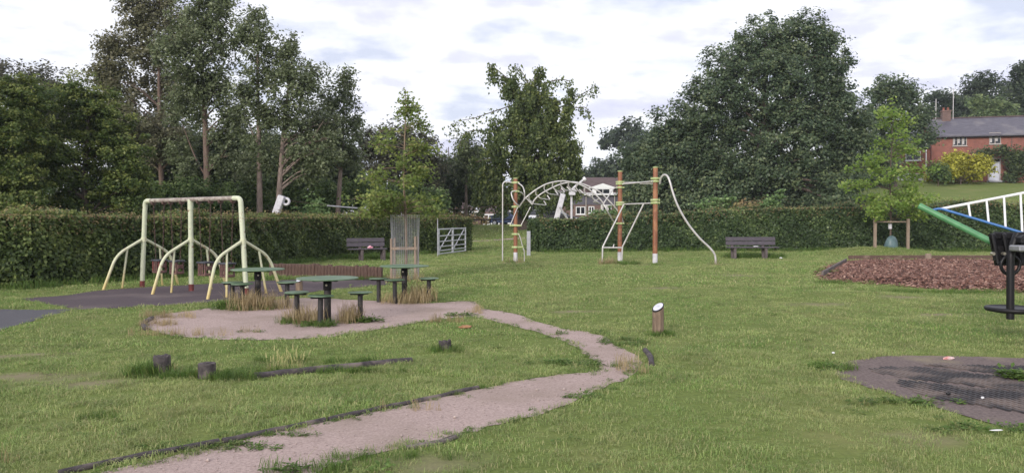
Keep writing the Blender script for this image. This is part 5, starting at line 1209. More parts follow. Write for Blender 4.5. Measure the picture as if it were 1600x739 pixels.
def litter(label, loc, size, m, rz=0.3, name='litter'):
    mb = MB(); bm = bmesh.new(); bmesh.ops.create_icosphere(bm, subdivisions=2, radius=1.0)
    for v in bm.verts: v.co *= 1 + random.gauss(0, 0.16)
    bm.verts.index_update()
    mb.add([(v.co.x * size[0] / 2, v.co.y * size[1] / 2, v.co.z * size[2] / 2) for v in bm.verts], [[v.index for v in f.verts] for f in bm.faces]); bm.free()
    o = mb.build(name, m); o.location = loc; o.rotation_euler.z = rz; return tag(o, label, 'litter')
M['pink'] = mat('pink_wrapper', (0.62, 0.10, 0.20), (0.80, 0.62, 0.66), scale=9, rough=0.4)
M['redwhite'] = mat('red_wrapper', (0.72, 0.62, 0.60), (0.55, 0.12, 0.10), scale=12, rough=0.4)
M['leaf_brown'] = mat('brown_leaf', (0.38, 0.19, 0.09), (0.24, 0.12, 0.06), scale=12, rough=0.7)
litter('crumpled pink wrapper lying on the seat of the left bench', (c1.x + 0.07, c1.y + 0.06, c1.z + 0.51), (0.20, 0.12, 0.10), 'pink')
litter('white paper lying on the seat of the right bench', (c2.x + 0.1, c2.y + 0.02, c2.z + 0.482), (0.22, 0.12, 0.04), 'white_paint')
p = G(1482, 562); litter('red and white wrapper on the gravel by the rubber mats', (p.x, p.y, 0.02), (0.14, 0.07, 0.04), 'redwhite')
p = G(1302, 557); litter('scrap of white paper on the grass left of the gravel patch', (p.x, p.y, 0.045), (0.035, 0.03, 0.02), 'white_paint')
p = G(1220, 405); litter('white scrap on the grass right of the right bench', (p.x, p.y, 0.05), (0.12, 0.09, 0.05), 'white_paint')
p = G(1535, 629); litter('small white scrap on the near rubber mat', (p.x, p.y, 0.045), (0.03, 0.025, 0.02), 'white_paint')
p = G(1558, 680); litter('white paper strip on the grass at the lower right', (p.x, p.y, 0.04), (0.10, 0.016, 0.01), 'white_paint', 0.1)
p = G(1482, 622); litter('dark scrap on the near rubber mat', (p.x, p.y, 0.045), (0.05, 0.035, 0.025), 'black')
p = G(728, 513); litter('curled brown leaf beside the weeds on the path', (p.x, p.y, 0.025), (0.19, 0.10, 0.05), 'leaf_brown', 0.1, 'dry_leaf')

# ------------------------------------------------------------------ tree guard
def guard():
    c = Vector((P(633, 340, YG).x, YG, 0)); rt = root('tree_guard', tuple(c), 'tall wire mesh guard on wooden stakes round a young tree', 'tree guard')
    w = 0.34
    for i, (sx, sy) in enumerate(((-1, -1), (1, -1), (-1, 1), (1, 1))):
        MB().box((sx * w * (0.92 if sx < 0 else 0.86), sy * w * 0.86, 0.48 + 0.05 * (i % 2)), (0.055, 0.055, 1.18), ch=0.006).build('stake', 'stake', rt)
    for (a, b, z) in ((-1, -1, 0.82), (-1, 1, 0.80)): MB().box((0, b * (w * 0.86 + 0.032), z), (w * 1.95, 0.02, 0.07)).build('rail', 'stake', rt)
    m = MB(); n = 44; H = 1.62; r = w + 0.02
    def ring(z, k=1.0):
        out = []
        for j in range(n):
            a = 2 * math.pi * j / n; q = r / max(abs(math.cos(a)), abs(math.sin(a))) ** 0.6 * k
            out.append(Vector((q * math.cos(a), q * math.sin(a), z)))
        return out
    fl = lambda z: 0.96 + 0.08 * max(0, z - 1.0)
    for i in range(33): m.tube(ring(0.03 + i * H / 32, fl(0.03 + i * H / 32)), 0.0032, 3, closed=True)
    for j in range(n): m.tube([ring(z, fl(z))[j] for z in (0.02, 0.6, 1.1, H + 0.05)], 0.0032, 3, cap=False)
    m.build('wire_mesh', 'mesh_wire', rt)
guard()

# right hand stakes and watering bag
def stakes():
    yb = YR - 0.35; xc = P(1391, 340, YR).x
    rt = root('tree_stake', (xc, yb, gzf(xc, yb)), 'pair of wooden stakes with a cross bar at the bright young tree', 'tree stakes')
    for q in (1367.5, 1419): x = P(q, 340, yb).x - xc; MB().box((x, 0, 0.55), (0.11, 0.11, 1.36), ch=0.01).build('stake', 'stake', rt)
    x0, x1 = P(1367.5, 340, yb).x - xc, P(1419, 340, yb).x - xc
    MB().box(((x0 + x1) / 2, 0.08, 1.10), (x1 - x0 + 0.1, 0.04, 0.06), ch=0.006).build('cross_bar', 'stake', rt)
    # watering bag round the stem
    m = MB(); n = 14; vs = []
    for (z, a, b) in ((0.0, 0.27, 0.20), (0.12, 0.28, 0.21), (0.3, 0.24, 0.18), (0.46, 0.15, 0.12), (0.52, 0.05, 0.05)):
        for j in range(n):
            t = 2 * math.pi * j / n; k = 1 + 0.10 * math.sin(3 * t + z * 5); vs.append((a * k * math.cos(t) + 0.05, b * k * math.sin(t), z - 0.03))
    m.add(vs, [(i * n + j, i * n + (j + 1) % n, (i + 1) * n + (j + 1) % n, (i + 1) * n + j) for i in range(4) for j in range(n)], True)
    o = m.build('watering_bag', mat('bag_teal', (0.13, 0.20, 0.21), (0.075, 0.125, 0.14), scale=6, rough=0.45)); o.location = (xc, YR - 0.02, gzf(xc, YR))
    tag(o, 'blue-green watering bag round the foot of the staked young tree', 'watering bag')
    MB().tube([(0, 0, 0), (0, 0, 0.22)], 0.075, 10).build('stem_label', 'white_post').location = (xc, YR, gzf(xc, YR) + 0.78)
    tag(bpy.data.objects['stem_label'], 'pale tag wrapped round the stem of the staked young tree', 'tag')
stakes()

# ------------------------------------------------------------------ field gate against the hedge
def field_gate():
    a, b = Vector((-3.05, 32.6, 0)), Vector((-2.12, 36.0, 0)); z0, z1 = 0.06, 1.15
    rt = root('field_gate', tuple(a), 'pair of grey metal field gates at the end of the left hedge', 'gate')
    u = (b - a); L_ = u.length; u.normalize(); Z = Vector((0, 0, 1))
    for k in range(2):
        s0, s1 = a + u * (L_ * 0.5 * k + 0.04), a + u * (L_ * 0.5 * (k + 1) - 0.04)
        f = MB(); f.tube([s0 + Z * z0, s0 + Z * z1, ], 0.04, 8); f.tube([s1 + Z * z0, s1 + Z * z1], 0.036, 8)
        lf = f.build('gate_leaf', 'gate', rt, world=True)
        lf_loc = Vector(rt.location)
        for i, z in enumerate((0.04, 0.17, 0.34, 0.55, 0.78, 1.06)):
            m = MB(); m.tube([s0 - lf_loc + Z * (z0 + z - 0.01), s1 - lf_loc + Z * (z0 + z - 0.01)], 0.025 if 0 < i < 5 else 0.03, 8); m.build('rail', 'gate', lf)
        m = MB(); m.tube([s0 - lf_loc + Z * (z0 + 0.06) - Vector((0.05, 0, 0)), s1 - lf_loc + Z * (z0 + 1.03) - Vector((0.05, 0, 0))], 0.022, 8); m.build('brace', 'gate', lf)
    MB().tube([a - u * 0.08 + Z * -0.1, a - u * 0.08 + Z * 1.55], 0.02, 8).build('slam_post', 'grey_post', rt, world=True)
field_gate()
c = P(826, 390, 33.0); c.z = gzf(c.x, c.y)
o = MB().box((0, 0, 0.45), (0.155, 0.155, 1.16), ch=0.012).build('marker_post', 'grey_post'); o.location = c; tag(o, 'square grey post standing in the hedge gap by the climbing frame', 'post')
c = P(1293, 392, 36.0); c.z = gzf(c.x, c.y)

# ------------------------------------------------------------------ zip wire beyond the hedge
def zip_wire():
    YL, YR_ = 35.5, 46.0
    a0, a1 = P(427, 350, YL), P(441, 306, YL); a0.z = gzf(a0.x, YL) - 0.1
    d = (a1 - P(430, 338, YL)).normalized(); a0 = a1 - d * (a1.z / d.z)
    rt = root('zip_wire', (a0.x, a0.y, 0), 'zip wire with white leaning end posts and hanging seat beyond the hedge', 'zip wire')
    rot = d.to_track_quat('Z', 'Y').to_matrix()
    MB().box((a0 + a1) / 2, (0.36, 0.30, (a1 - a0).length), rot, ch=0.03).build('leaning_post', 'white_post', rt, world=True)
    rc = P(447, 315, YL); t = MB()
    ring = [rc + Vector((0.14 * math.cos(x), 0, 0.14 * math.sin(x))) for x in np.linspace(0, 2 * math.pi, 16, endpoint=False)]
    t.tube(ring, 0.062, 8, closed=True); t.build('wire_anchor_ring', 'white_post', rt, world=True)
    b1 = P(880, 303, YR_); d2 = (b1 - P(870, 340, YR_)).normalized(); b0 = b1 - d2 * ((b1.z - gzf(b1.x, YR_) + 0.1) / d2.z)
    MB().box((b0 + b1) / 2, (0.30, 0.30, (b1 - b0).length), d2.to_track_quat('Z', 'Y').to_matrix(), ch=0.03).build('leaning_post', 'white_post', rt, world=True)
    e0 = P(874, 323, YR_ - 0.3); e1 = P(888, 337, YR_ + 0.2); e2 = e0 + (e1 - e0) * 2.6; e2.z = gzf(e2.x, e2.y) - 0.05
    MB().tube([e0, e2], 0.055, 8).build('brace', 'white_post', rt, world=True)
    w0 = P(448, 313, YL); w1 = P(877, 305.5, YR_); sag = lambda t: w0.lerp(w1, t) - Vector((0, 0, 0.62 * (1 - (2 * t - 1) ** 2)))
    MB().tube([sag(i / 30) for i in range(31)], 0.009, 5).build('cable', 'chain', rt, world=True)
    def tt(px): return min((i / 400 for i in range(401)), key=lambda t: abs(sag(t).x / sag(t).y * F + 800 - px))
    s0, s1 = sag(tt(512)), sag(tt(568)); MB().tube([s0 + Vector((0, 0, -0.03)), s1 + Vector((0, 0, -0.03))], 0.035, 8).build('buffer_spring', 'grey_post', rt, world=True)
    tr = sag(tt(572)); ro = MB().box(tr - Vector((0, 0, 0.10)), (0.30, 0.14, 0.42), ch=0.07).build('trolley', 'grey_post', rt, world=True)
    MB().tube([tr - Vector((0, 0, 0.3)), tr - Vector((0, 0, 1.45))], 0.018, 6).build('hanger', 'chain', rt, world=True)
    MB().lathe(tr - Vector((0, 0, 1.5)), [(0.15, 0), (0.16, 0.03), (0.06, 0.08)], 14).build('button_seat', 'black', rt, world=True)
zip_wire()
def white_frame():
    # pale leaning beam with a cap, no lamp in it, seen above the rungs
    Yb = 52.0; a = P(896, 294, Yb); b = P(913, 280, Yb); rt = root('slant_arm_post', (P(893, 340, Yb).x, Yb, gzf(P(893, 340, Yb).x, Yb)), 'white post with a slanting arm seen through the climbing frame rungs', 'post')
    base = Vector(rt.location)
    MB().tube(fillet([base - Vector((0, 0, 0.1)), Vector((base.x, Yb, P(893, 296, Yb).z)), b], 0.25, 5), 0.075, 10).build('pole', 'white_post', rt, world=True)
    MB().tube([b - (b - a).normalized() * 0.06, b + (b - a).normalized() * 0.10], 0.14, 12).build('end_cap', 'white_paint', rt, world=True)
    MB().box(P(894, 301, Yb - 0.3), (0.42, 0.3, 0.36), ch=0.03).build('sign_box', 'white_post', rt, world=True)
white_frame()

# ------------------------------------------------------------------ climbing frame
def climber():
    Y1, Y2, Y3 = 28.6, 28.9, 27.6
    b1, b2, b3 = P(805.5, 408, Y1), P(968.5, 409, Y2), P(1023.5, 413, Y3)
    rt = root('monkey_bars', (b2.x, b2.y, 0), 'climbing frame of three orange posts with arched tube ladder and slide pole', 'climbing frame')
    Z = Vector((0, 0, 1))
    C = lambda x, y, Yd: P(750 + x / 3.695, 230 + y / 3.695, Yd)      # from the enlarged view
    B = lambda name, m: None
    def post(b, Yd, ytop, r, zs):
        z = P(0, ytop, Yd).z; x = b.x
        po = MB().tube([(x, Yd, -0.1), (x, Yd, z)], r, 16).build('post', 'orange', rt, world=True)
        MB().tube([(x, Yd, z + 0.001), (x, Yd, z + 0.035)], r * 1.12, 16).build('post_cap', 'collar', rt, world=True)
        MB().tube([(x, Yd, -0.1), (x, Yd, 0.34)], r * 1.04, 16).build('foot_sleeve', 'white_post', rt, world=True)
        return x
    x1 = post(b1, Y1, 279.5, 0.072, 0); x2 = post(b2, Y2, 268.5, 0.082, 0); x3 = post(b3, Y3, 262.5, 0.086, 0)
    def collar(x, Yd, yp, r, h=0.10, k=1):
        z = P(0, yp, Yd).z; m = MB(); m.lathe((x, Yd, z - h / 2), [(r * 1.1, 0), (r * 1.5, 0.012), (r * 1.5, h - 0.012), (r * 1.1, h)], 16)
        m.box((x - r * 1.6, Yd, z), (0.05, 0.09, h * 0.8), ch=0.01); m.box((x + r * 1.6, Yd, z), (0.05, 0.09, h * 0.8), ch=0.01)
        m.build('collar', 'collar', rt, world=True)
    for y in (285.6, 299.2, 323.2, 352.5, 366.0, 386.3): collar(x1, Y1, y, 0.072, 0.085)
    for y in (284.6, 287.6, 293.2, 316.6, 320.0, 349.2): collar(x2, Y2, y, 0.082, 0.075)
    for y in (279.2, 283.6, 312.8, 317.2): collar(x3, Y3, y, 0.086, 0.085)
    def T(name, pts, r=0.021, rounded=0.0, smooth=False, m='steel'):
        q = bez(pts, 8) if smooth else (fillet(pts, rounded, 5) if rounded else pts)
        return MB().tube(q, r, 8).build(name, m, rt, world=True)
    # fireman's pole at the left
    T('fireman_pole', [C(200, 207, Y1), C(131, 197, Y1), C(130, 676, Y1) - Z * 0.1], 0.024, 0.16)
    # loops twisting round the first post
    T('loop_tube', [C(222, 208, Y1 - 0.05), C(246, 228, Y1 - 0.15), C(256, 258, Y1 - 0.25), C(257, 290, Y1 - 0.2), C(245, 320, Y1 - 0.1), C(230, 340, Y1 - 0.08)], 0.022, smooth=True)
    T('loop_tube', [C(205, 252, Y1 - 0.1), C(178, 258, Y1 - 0.2), C(190, 305, Y1 - 0.28), C(215, 333, Y1 - 0.2), C(222, 335, Y1 - 0.1)], 0.022, 0.10)
    yl = Y1 - 0.35                               # near rail; the far rail stands 0.55 m behind
    upper = [C(226, 346, Y1 - 0.05), C(262, 296, yl), C(300, 263, yl), C(340, 236, yl), C(380, 215, yl), C(425, 202, yl), C(475, 196, yl), C(520, 201, yl), C(565, 212, yl), C(610, 232, yl), C(650, 260, yl), C(688, 295, yl), C(712, 326, yl), C(740, 378, yl), C(775, 437, Y2 - 0.15)]
    yf = Y1 + 0.40
    lower = [C(213, 254, Y1), C(243, 266, Y1 + 0.2), C(268, 296, yf), C(300, 330, yf)]
    far = [C(300, 332, yf), C(316, 303, yf), C(350, 272, yf), C(395, 246, yf), C(445, 222, yf), C(490, 208, yf), C(540, 202, yf), C(590, 212, yf), C(640, 232, yf), C(690, 258, yf), C(735, 300, yf), C(782, 350, yf), C(812, 395, yf), C(828, 440, Y2 + 0.15)]
    T('arch_rail', upper, 0.026, smooth=True); T('arch_rail', lower, 0.022, smooth=True); T('arch_rail', far, 0.026, smooth=True)
    # bent rungs hanging between the two rails
    U = bez(upper, 8); Fr = bez(far, 8)
    for i, (xa, ya, xf) in enumerate([(285, 276, 318), (325, 245, 345), (374, 218, 398), (422, 203, 440), (470, 196, 480), (515, 200, 520), (560, 211, 565), (608, 231, 612), (655, 264, 660)]):
        a = C(xa, ya, yl); z_ = 0.30 - 0.012 * i
        l = C(xa + 18 - i * 1.0, ya + 46, yl + 0.10); r_ = C(xf + 62 - i * 5, ya + 56, yf - 0.05); t = C(xf + 50 - i * 7, ya + 34, yf)
        T('rung', [a, a.lerp(l, 0.55) - Vector((0.09, 0, 0)), l + Vector((0.04, 0, -0.04)), r_ + Vector((0.03, 0, -0.02)), t], 0.022, 0.10)
    T('rung', [C(688, 297, yl), C(652, 318, yl + 0.2), C(705, 328, yf)], 0.018, 0.05)
    # V at the second post
    T('bent_tube', [C(800, 233, Y2), C(772, 237, Y2 - 0.1), C(735, 292, yl + 0.05), C(710, 330, yl), C(722, 345, yl)], 0.024, 0.14)
    # short ladder arms under the first loops
    for a, b in (((218, 346), (174, 452)), ((292, 345), (236, 452))): T('hanging_tube', [C(*a, Y1 - 0.1), C(*b, Y1 - 0.1)], 0.017)
    MB().tube([C(170, 453, Y1 - 0.1), C(240, 453, Y1 - 0.1)], 0.034, 10).build('foot_bar', 'collar', rt, world=True)
    T('low_loop', [C(222, 502, Y1), C(232, 520, Y1), C(246, 575, Y1), C(256, 600, Y1), C(256, 668, Y1) - Z * 0.1], 0.017, 0.1)
    MB().tube([C(205, 577, Y1), C(250, 577, Y1)], 0.03, 10).build('foot_bar', 'collar', rt, world=True)
    # ladder frame leaning between second and third post
    yq = Y2 - 0.25
    T('ladder_leg', [C(830, 332, yq), C(708, 577, yq - 0.35), C(705, 676, yq - 0.35) - Z * 0.1], 0.029, 0.05)
    T('ladder_leg', [C(946, 326, Y3 + 0.4), C(822, 577, yq - 0.35), C(818, 680, yq - 0.35) - Z * 0.1], 0.029, 0.05)
    T('ladder_bar', [C(708, 580, yq - 0.35), C(822, 580, yq - 0.35)], 0.026)
    T('ladder_bar', [C(768, 580, yq - 0.35), C(774, 560, yq - 0.35)], 0.02)
    for y in (466, 503, 541, 575): MB().tube([(x2, Y2, C(0, y, Y2).z), (x2, Y2, C(0, y, Y2).z + 0.012)], 0.086, 14).build('band', 'chain', rt, world=True)
    T('top_bar', [C(822, 206, Y2), C(1000, 203, Y3)], 0.024); T('top_bar', [C(822, 214, Y2 - 0.1), C(910, 206, (Y2 + Y3) / 2), C(1000, 197, Y3 - 0.1)], 0.024); T('top_bar', [C(925, 212, Y3 + 0.6), C(1000, 210, Y3)], 0.022)
    T('top_bar', [C(822, 330, Y2), C(945, 326, Y3 + 0.4), C(1000, 323, Y3)], 0.024)
    # slide pole
    ys = Y3
    T('slide_pole', [C(1038, 212, ys), C(1044, 182, ys - 0.1), C(1060, 162, ys - 0.2), C(1080, 166, ys - 0.3), C(1096, 200, ys - 0.4), C(1112, 258, ys - 0.45), C(1140, 335, ys - 0.5), C(1180, 410, ys - 0.5), C(1225, 475, ys - 0.5), C(1275, 533, ys - 0.5), C(1325, 580, ys - 0.5), C(1352, 615, ys - 0.5), C(1360, 650, ys - 0.5), C(1360, 686, ys - 0.5) - Z * 0.1], 0.036, smooth=True)
climber()

# ------------------------------------------------------------------ tilted equipment cut by the right edge
def tilter():
    Yd = 10.0; base = P(1800, 369, Yd); bz_ = 0
    rt = root('play_equipment', (base.x, Yd, 0), 'tilted play equipment with green pole, blue rail, white rungs and black seat at right edge', 'play equipment')
    E = lambda x, y, dy=0.0: P(x, y, Yd + dy)
    MB().tube([E(1436, 321.5, 1.0), E(1500, 353.5, 0.7), E(1552, 379.5, 0.4)], 0.043, 16).build('green_pole', 'green_tube', rt, world=True)
    MB().tube(fillet([E(1453, 329.5, 0.95), E(1468, 325.5, 0.9), E(1595, 363, 0.4), E(1800, 430, -0.4)], 0.05, 4), 0.017, 10).build('blue_rail', 'blue_tube', rt, world=True)
    w0, w1 = E(1468, 327, 0.92), E(1800, 263, 0.1)
    MB().tube([w0, w1], 0.019, 10).build('white_rail', 'white_paint', rt, world=True)
    b0, b1 = E(1468, 326, 0.9), E(1595, 363, 0.4)
    for px_ in (1512.5, 1541, 1567.5, 1594):
        t = (px_ - 1468) / (1800 - 1468); top = w0.lerp(w1, t * 1.0)
        top = min((w0.lerp(w1, k / 400) for k in range(401)), key=lambda q: abs((q.x / q.y) * F + 800 - px_))
        q = px_ + 3.5; bot = min((b0.lerp(b1, k / 200 * 1.1) for k in range(201)), key=lambda w: abs((w.x / w.y) * F + 800 - q))
        MB().tube([top, bot], 0.0145, 8).build('rung', 'white_paint', rt, world=True)
    # black seat: three upright boards on a cross board, two bolts
    for i, (x0, x1) in enumerate(((1549, 1560), (1566.5, 1577), (1586, 1597))):
        a, b = E(x0 + 2, 364.5, 0.05), E(x1 + 1, 413, 0.0); d = (b - a)
        rot = d.to_track_quat('-Z', 'Y').to_matrix()
        MB().box((a + b) / 2, (0.105, 0.035, d.length), Matrix.Rotation(0, 3, 'Z') @ rot, ch=0.012).build('seat_slat', 'black', rt, world=True)
    a = E(1553, 397, 0.09); c_ = E(1625, 396, 0.09)
    MB().box((a + c_) / 2, ((c_ - a).length, 0.07, 0.20), ch=0.015).build('seat_board', 'black', rt, world=True)
    MB().box((E(1552, 369, 0.12) + E(1625, 367, 0.12)) / 2, ((c_ - a).length, 0.05, 0.09), ch=0.012).build('seat_board', 'black', rt, world=True)
    q0, q1, q2, q3 = E(1546, 365.5, 0.13), E(1640, 363, 0.13), E(1640, 415, 0.10), E(1556, 415, 0.10); bk = Vector((0, 0.03, 0))
    MB().add([q0, q1, q2, q3, q0 + bk, q1 + bk, q2 + bk, q3 + bk], [(0, 3, 2, 1), (4, 5, 6, 7), (0, 1, 5, 4), (1, 2, 6, 5), (2, 3, 7, 6), (3, 0, 4, 7)]).build('seat_back', 'black2', rt, world=True)
    for x in (1553, 1570): p = E(x, 396.5, -0.03); MB().tube([p, p + Vector((0, 0.05, 0))], 0.021, 10).build('bolt', 'bolt', rt, world=True)
    p0, p1 = E(1578.5, 498.5, -0.15), E(1579, 392, -0.15); p2 = E(1590, 365, -0.12)
    MB().tube(fillet([p0, p1, p2], 0.12, 5), 0.046, 12).build('upright', 'black2', rt, world=True)
    rc = E(1578.5, 414, -0.05); MB().tube([rc + Vector((0.118 * math.cos(t), 0, 0.118 * math.sin(t))) for t in np.linspace(0, 6.2832, 22, endpoint=False)], 0.022, 8, closed=True).build('ring_handle', 'black2', rt, world=True)
    fp = E(1583, 481, 0.05); MB().lathe(fp - Vector((0, 0, 0.04)), [(0.20, -0.02), (0.31, 0.0), (0.325, 0.025), (0.315, 0.05), (0.29, 0.055), (0.28, 0.045), (0.02, 0.045)], 30).build('foot_disc', 'black', rt, world=True)
    MB().box(E(1606, 388, -0.35), (0.34, 0.22, 0.075), ch=0.015).build('grey_plate', 'grey_metal', rt, world=True)
    MB().box(E(1603, 375, -0.2), (0.22, 0.2, 0.12), ch=0.03).build('clamp', 'black2', rt, world=True)
    # carried by a beam and a ground post outside the picture
    MB().tube([E(1590, 380, -0.1), E(1800, 400, -0.1)], 0.06, 12).build('beam', 'black2', rt, world=True)
    q = E(1800, 262, -0.1); MB().tube([(q.x, q.y, -0.1), (q.x, q.y, q.z + 0.1)], 0.09, 14).build('support_post', 'black2', rt, world=True)
tilter()

# ------------------------------------------------------------------ rubber mats on the gravel patch
def rubber_mats():
    spec = [('ribbed rubber mat nearest the camera on the gravel patch', [(1400, 594), (1500, 606), (1650, 622), (1700, 668), (1560, 640), (1450, 622)]),
            ('ribbed rubber mat at the far side of the gravel patch', [(1440, 571), (1500, 572), (1680, 575), (1720, 598), (1600, 592), (1530, 582)]),
            ('ribbed rubber mat between the other two mats on gravel', [(1360, 577), (1440, 574), (1530, 586), (1620, 597), (1650, 618), (1500, 602), (1400, 590)])]
    for k, (lb, px_) in enumerate(spec):
        pol = smooth_poly(poly_px(px_), 4, 0.008)
        c = np.mean(pol, 0); rt = root('rubber_mat', (c[0], c[1], 0), lb, 'rubber mat', 'rubber mats on the gravel patch')
        V = []; Fq = []
        x0, y0 = np.min(pol, 0); x1, y1 = np.max(pol, 0)
        th = 0.22; ct, st_ = math.cos(th), math.sin(th)
        def bar(cx, cy, w, l, h, a):
            ca, sa = math.cos(a), math.sin(a); b = len(V)
            for z in (0.0, h):
                for (ex, ey) in ((-1, -1), (1, -1), (1, 1), (-1, 1)): 
                    X = ex * w / 2; Y_ = ey * l / 2; V.append((cx + X * ca - Y_ * sa - c[0], cy + X * sa + Y_ * ca - c[1], z + 0.006 + hgt(cx, cy)))
            Fq.extend([(b + 4, b + 5, b + 6, b + 7), (b, b + 1, b + 5, b + 4), (b + 1, b + 2, b + 6, b + 5), (b + 2, b + 3, b + 7, b + 6), (b + 3, b, b + 4, b + 7)])
        def hgt(x, y): return 0.011 * float(wob(x, y, 1.7, 3.0 + k)) - 0.007
        pitch = 0.062; R_ = 3.2
        g = np.arange(-R_, R_, pitch); GX, GY = np.meshgrid(g, g); GX = GX.ravel(); GY = GY.ravel()
        WX = c[0] + GX * ct - GY * st_; WY = c[1] + GX * st_ + GY * ct
        ok = in_poly(WX, WY, pol)
        for x, y in zip(WX[ok], WY[ok]):
            bar(x, y, 0.022, pitch, 0.016, th); bar(x + pitch / 2 * ct, y + pitch / 2 * st_, pitch - 0.022, 0.016, 0.012, th)
        me = bpy.data.meshes.new('lattice'); me.from_pydata(V, [], Fq); me.materials.append(M['rubber']); link(bpy.data.objects.new('lattice', me), rt)
rubber_mats()

# ------------------------------------------------------------------ bark mulch bed
def mulch():
    xs = np.linspace(6.5, 20, 90); ys = np.linspace(15, 31, 100); X, Y = np.meshgrid(xs, ys)
    def hz(x, y):
        ins = in_poly(x, y, MULCH); d = edge_dist(x, y, MULCH) * np.where(ins, 1, -1)
        return -0.05 + 0.14 * sstep(-0.25, 1.0, d) + 0.025 * wob(x, y, 2.0, 1.0) * (d > 0)
    Z = gz(X, Y) + hz(X, Y); nx, ny = len(xs), len(ys); i = np.arange(nx * ny).reshape(ny, nx)
    idx = np.stack([i[:-1, :-1], i[:-1, 1:], i[1:, 1:], i[1:, :-1]], -1).reshape(-1, 4)
    cx = X.ravel()[idx].mean(1); cy = Y.ravel()[idx].mean(1); ok = in_poly(cx, cy, MULCH) | (edge_dist(cx, cy, MULCH) < 0.2)
    me = np_mesh('mulch_bed', np.stack([X, Y, Z], -1).reshape(-1, 3), 4, idx[ok], mats=[M['chip_bed']], smooth=True); tag(link(bpy.data.objects.new('mulch_bed', me)), kind='structure')
    n = 34000; x = rng.uniform(7, 19.5, n); y = rng.uniform(15.5, 30, n)
    jit = rng.normal(0, 0.12, (n, 2)); ok = in_poly(x + jit[:, 0], y + jit[:, 1], MULCH) & (np.abs(x) < y * 0.68); x, y = x[ok], y[ok]; n = len(x)
    p = np.stack([x, y, gz(x, y) + np.maximum(hz(x, y), 0.0) + rng.uniform(0.005, 0.035, n)], -1)
    t = unit(np.stack([rng.normal(0, 1, n), rng.normal(0, 1, n), rng.normal(0, 0.35, n)], -1)); nn = unit(np.cross(t, unit(rng.normal(0, 1, (n, 3)) * [0.5, 0.5, 0.2] + 0)) ); b = np.cross(nn, t)
    l = (0.018 + 0.05 * rng.random(n) ** 1.6)[:, None]; w = rng.uniform(0.012, 0.032, n)[:, None]; h = 0.008
    V = np.empty((n, 8, 3))
    k = 0
    for sz in (-1, 1):
        for (a, c) in ((-1, -1), (1, -1), (1, 1), (-1, 1)): V[:, k] = p + t * l * a + b * w * c + nn * h * sz; k += 1
    f = np.array([[0, 3, 2, 1], [4, 5, 6, 7], [0, 1, 5, 4], [1, 2, 6, 5], [2, 3, 7, 6], [3, 0, 4, 7]])
    idx = (np.arange(n)[:, None, None] * 8 + f[None]).reshape(-1)
    me = np_mesh('bark_chips', V.reshape(-1, 3), 4, idx, var=np.repeat(np.clip(rng.normal(0.45, 0.25, n), 0, 1), 6), mats=[M['chip']]); tag(link(bpy.data.objects.new('bark_chips', me)), kind='stuff')
    for lb, q0, q1 in (('timber board along the left half of the bark bed back edge', 1326, 1447), ('timber board along the right half of the bark bed back edge', 1450, 1640)):
        a, b_ = G(q0, 406), G(q1, 405.5); o = MB(); a.z = gzf(a.x, a.y); b_.z = gzf(b_.x, b_.y)
        o.box((a + b_) / 2 + Vector((0, 0, 0.07)), ((b_ - a).length, 0.07, 0.20), Matrix.Rotation(math.atan2((b_ - a).y, (b_ - a).x), 3, 'Z'), ch=0.008)
        tag(o.build('edging_board', 'log_red'), lb, 'edging', 'boards round the bark bed')
    o = MB(); a, b_ = G(1285, 432), G(1322, 410); o.box((a + b_) / 2 + Vector((0, 0, 0.05)), ((b_ - a).length, 0.06, 0.18), Matrix.Rotation(math.atan2((b_ - a).y, (b_ - a).x), 3, 'Z'), ch=0.008)
    tag(o.build('edging_board', 'timber'), 'slanting timber board along the left end of the bark bed', 'edging', 'boards round the bark bed')
    c = G(1448, 408); o = MB().box((0, 0, 0.10), (0.2, 0.12, 0.36), ch=0.02).build('edging_peg', 'stake'); o.location = (c.x, c.y - 0.1, 0); tag(o, 'short wooden peg in the middle of the bark bed back edge', 'peg')
mulch()

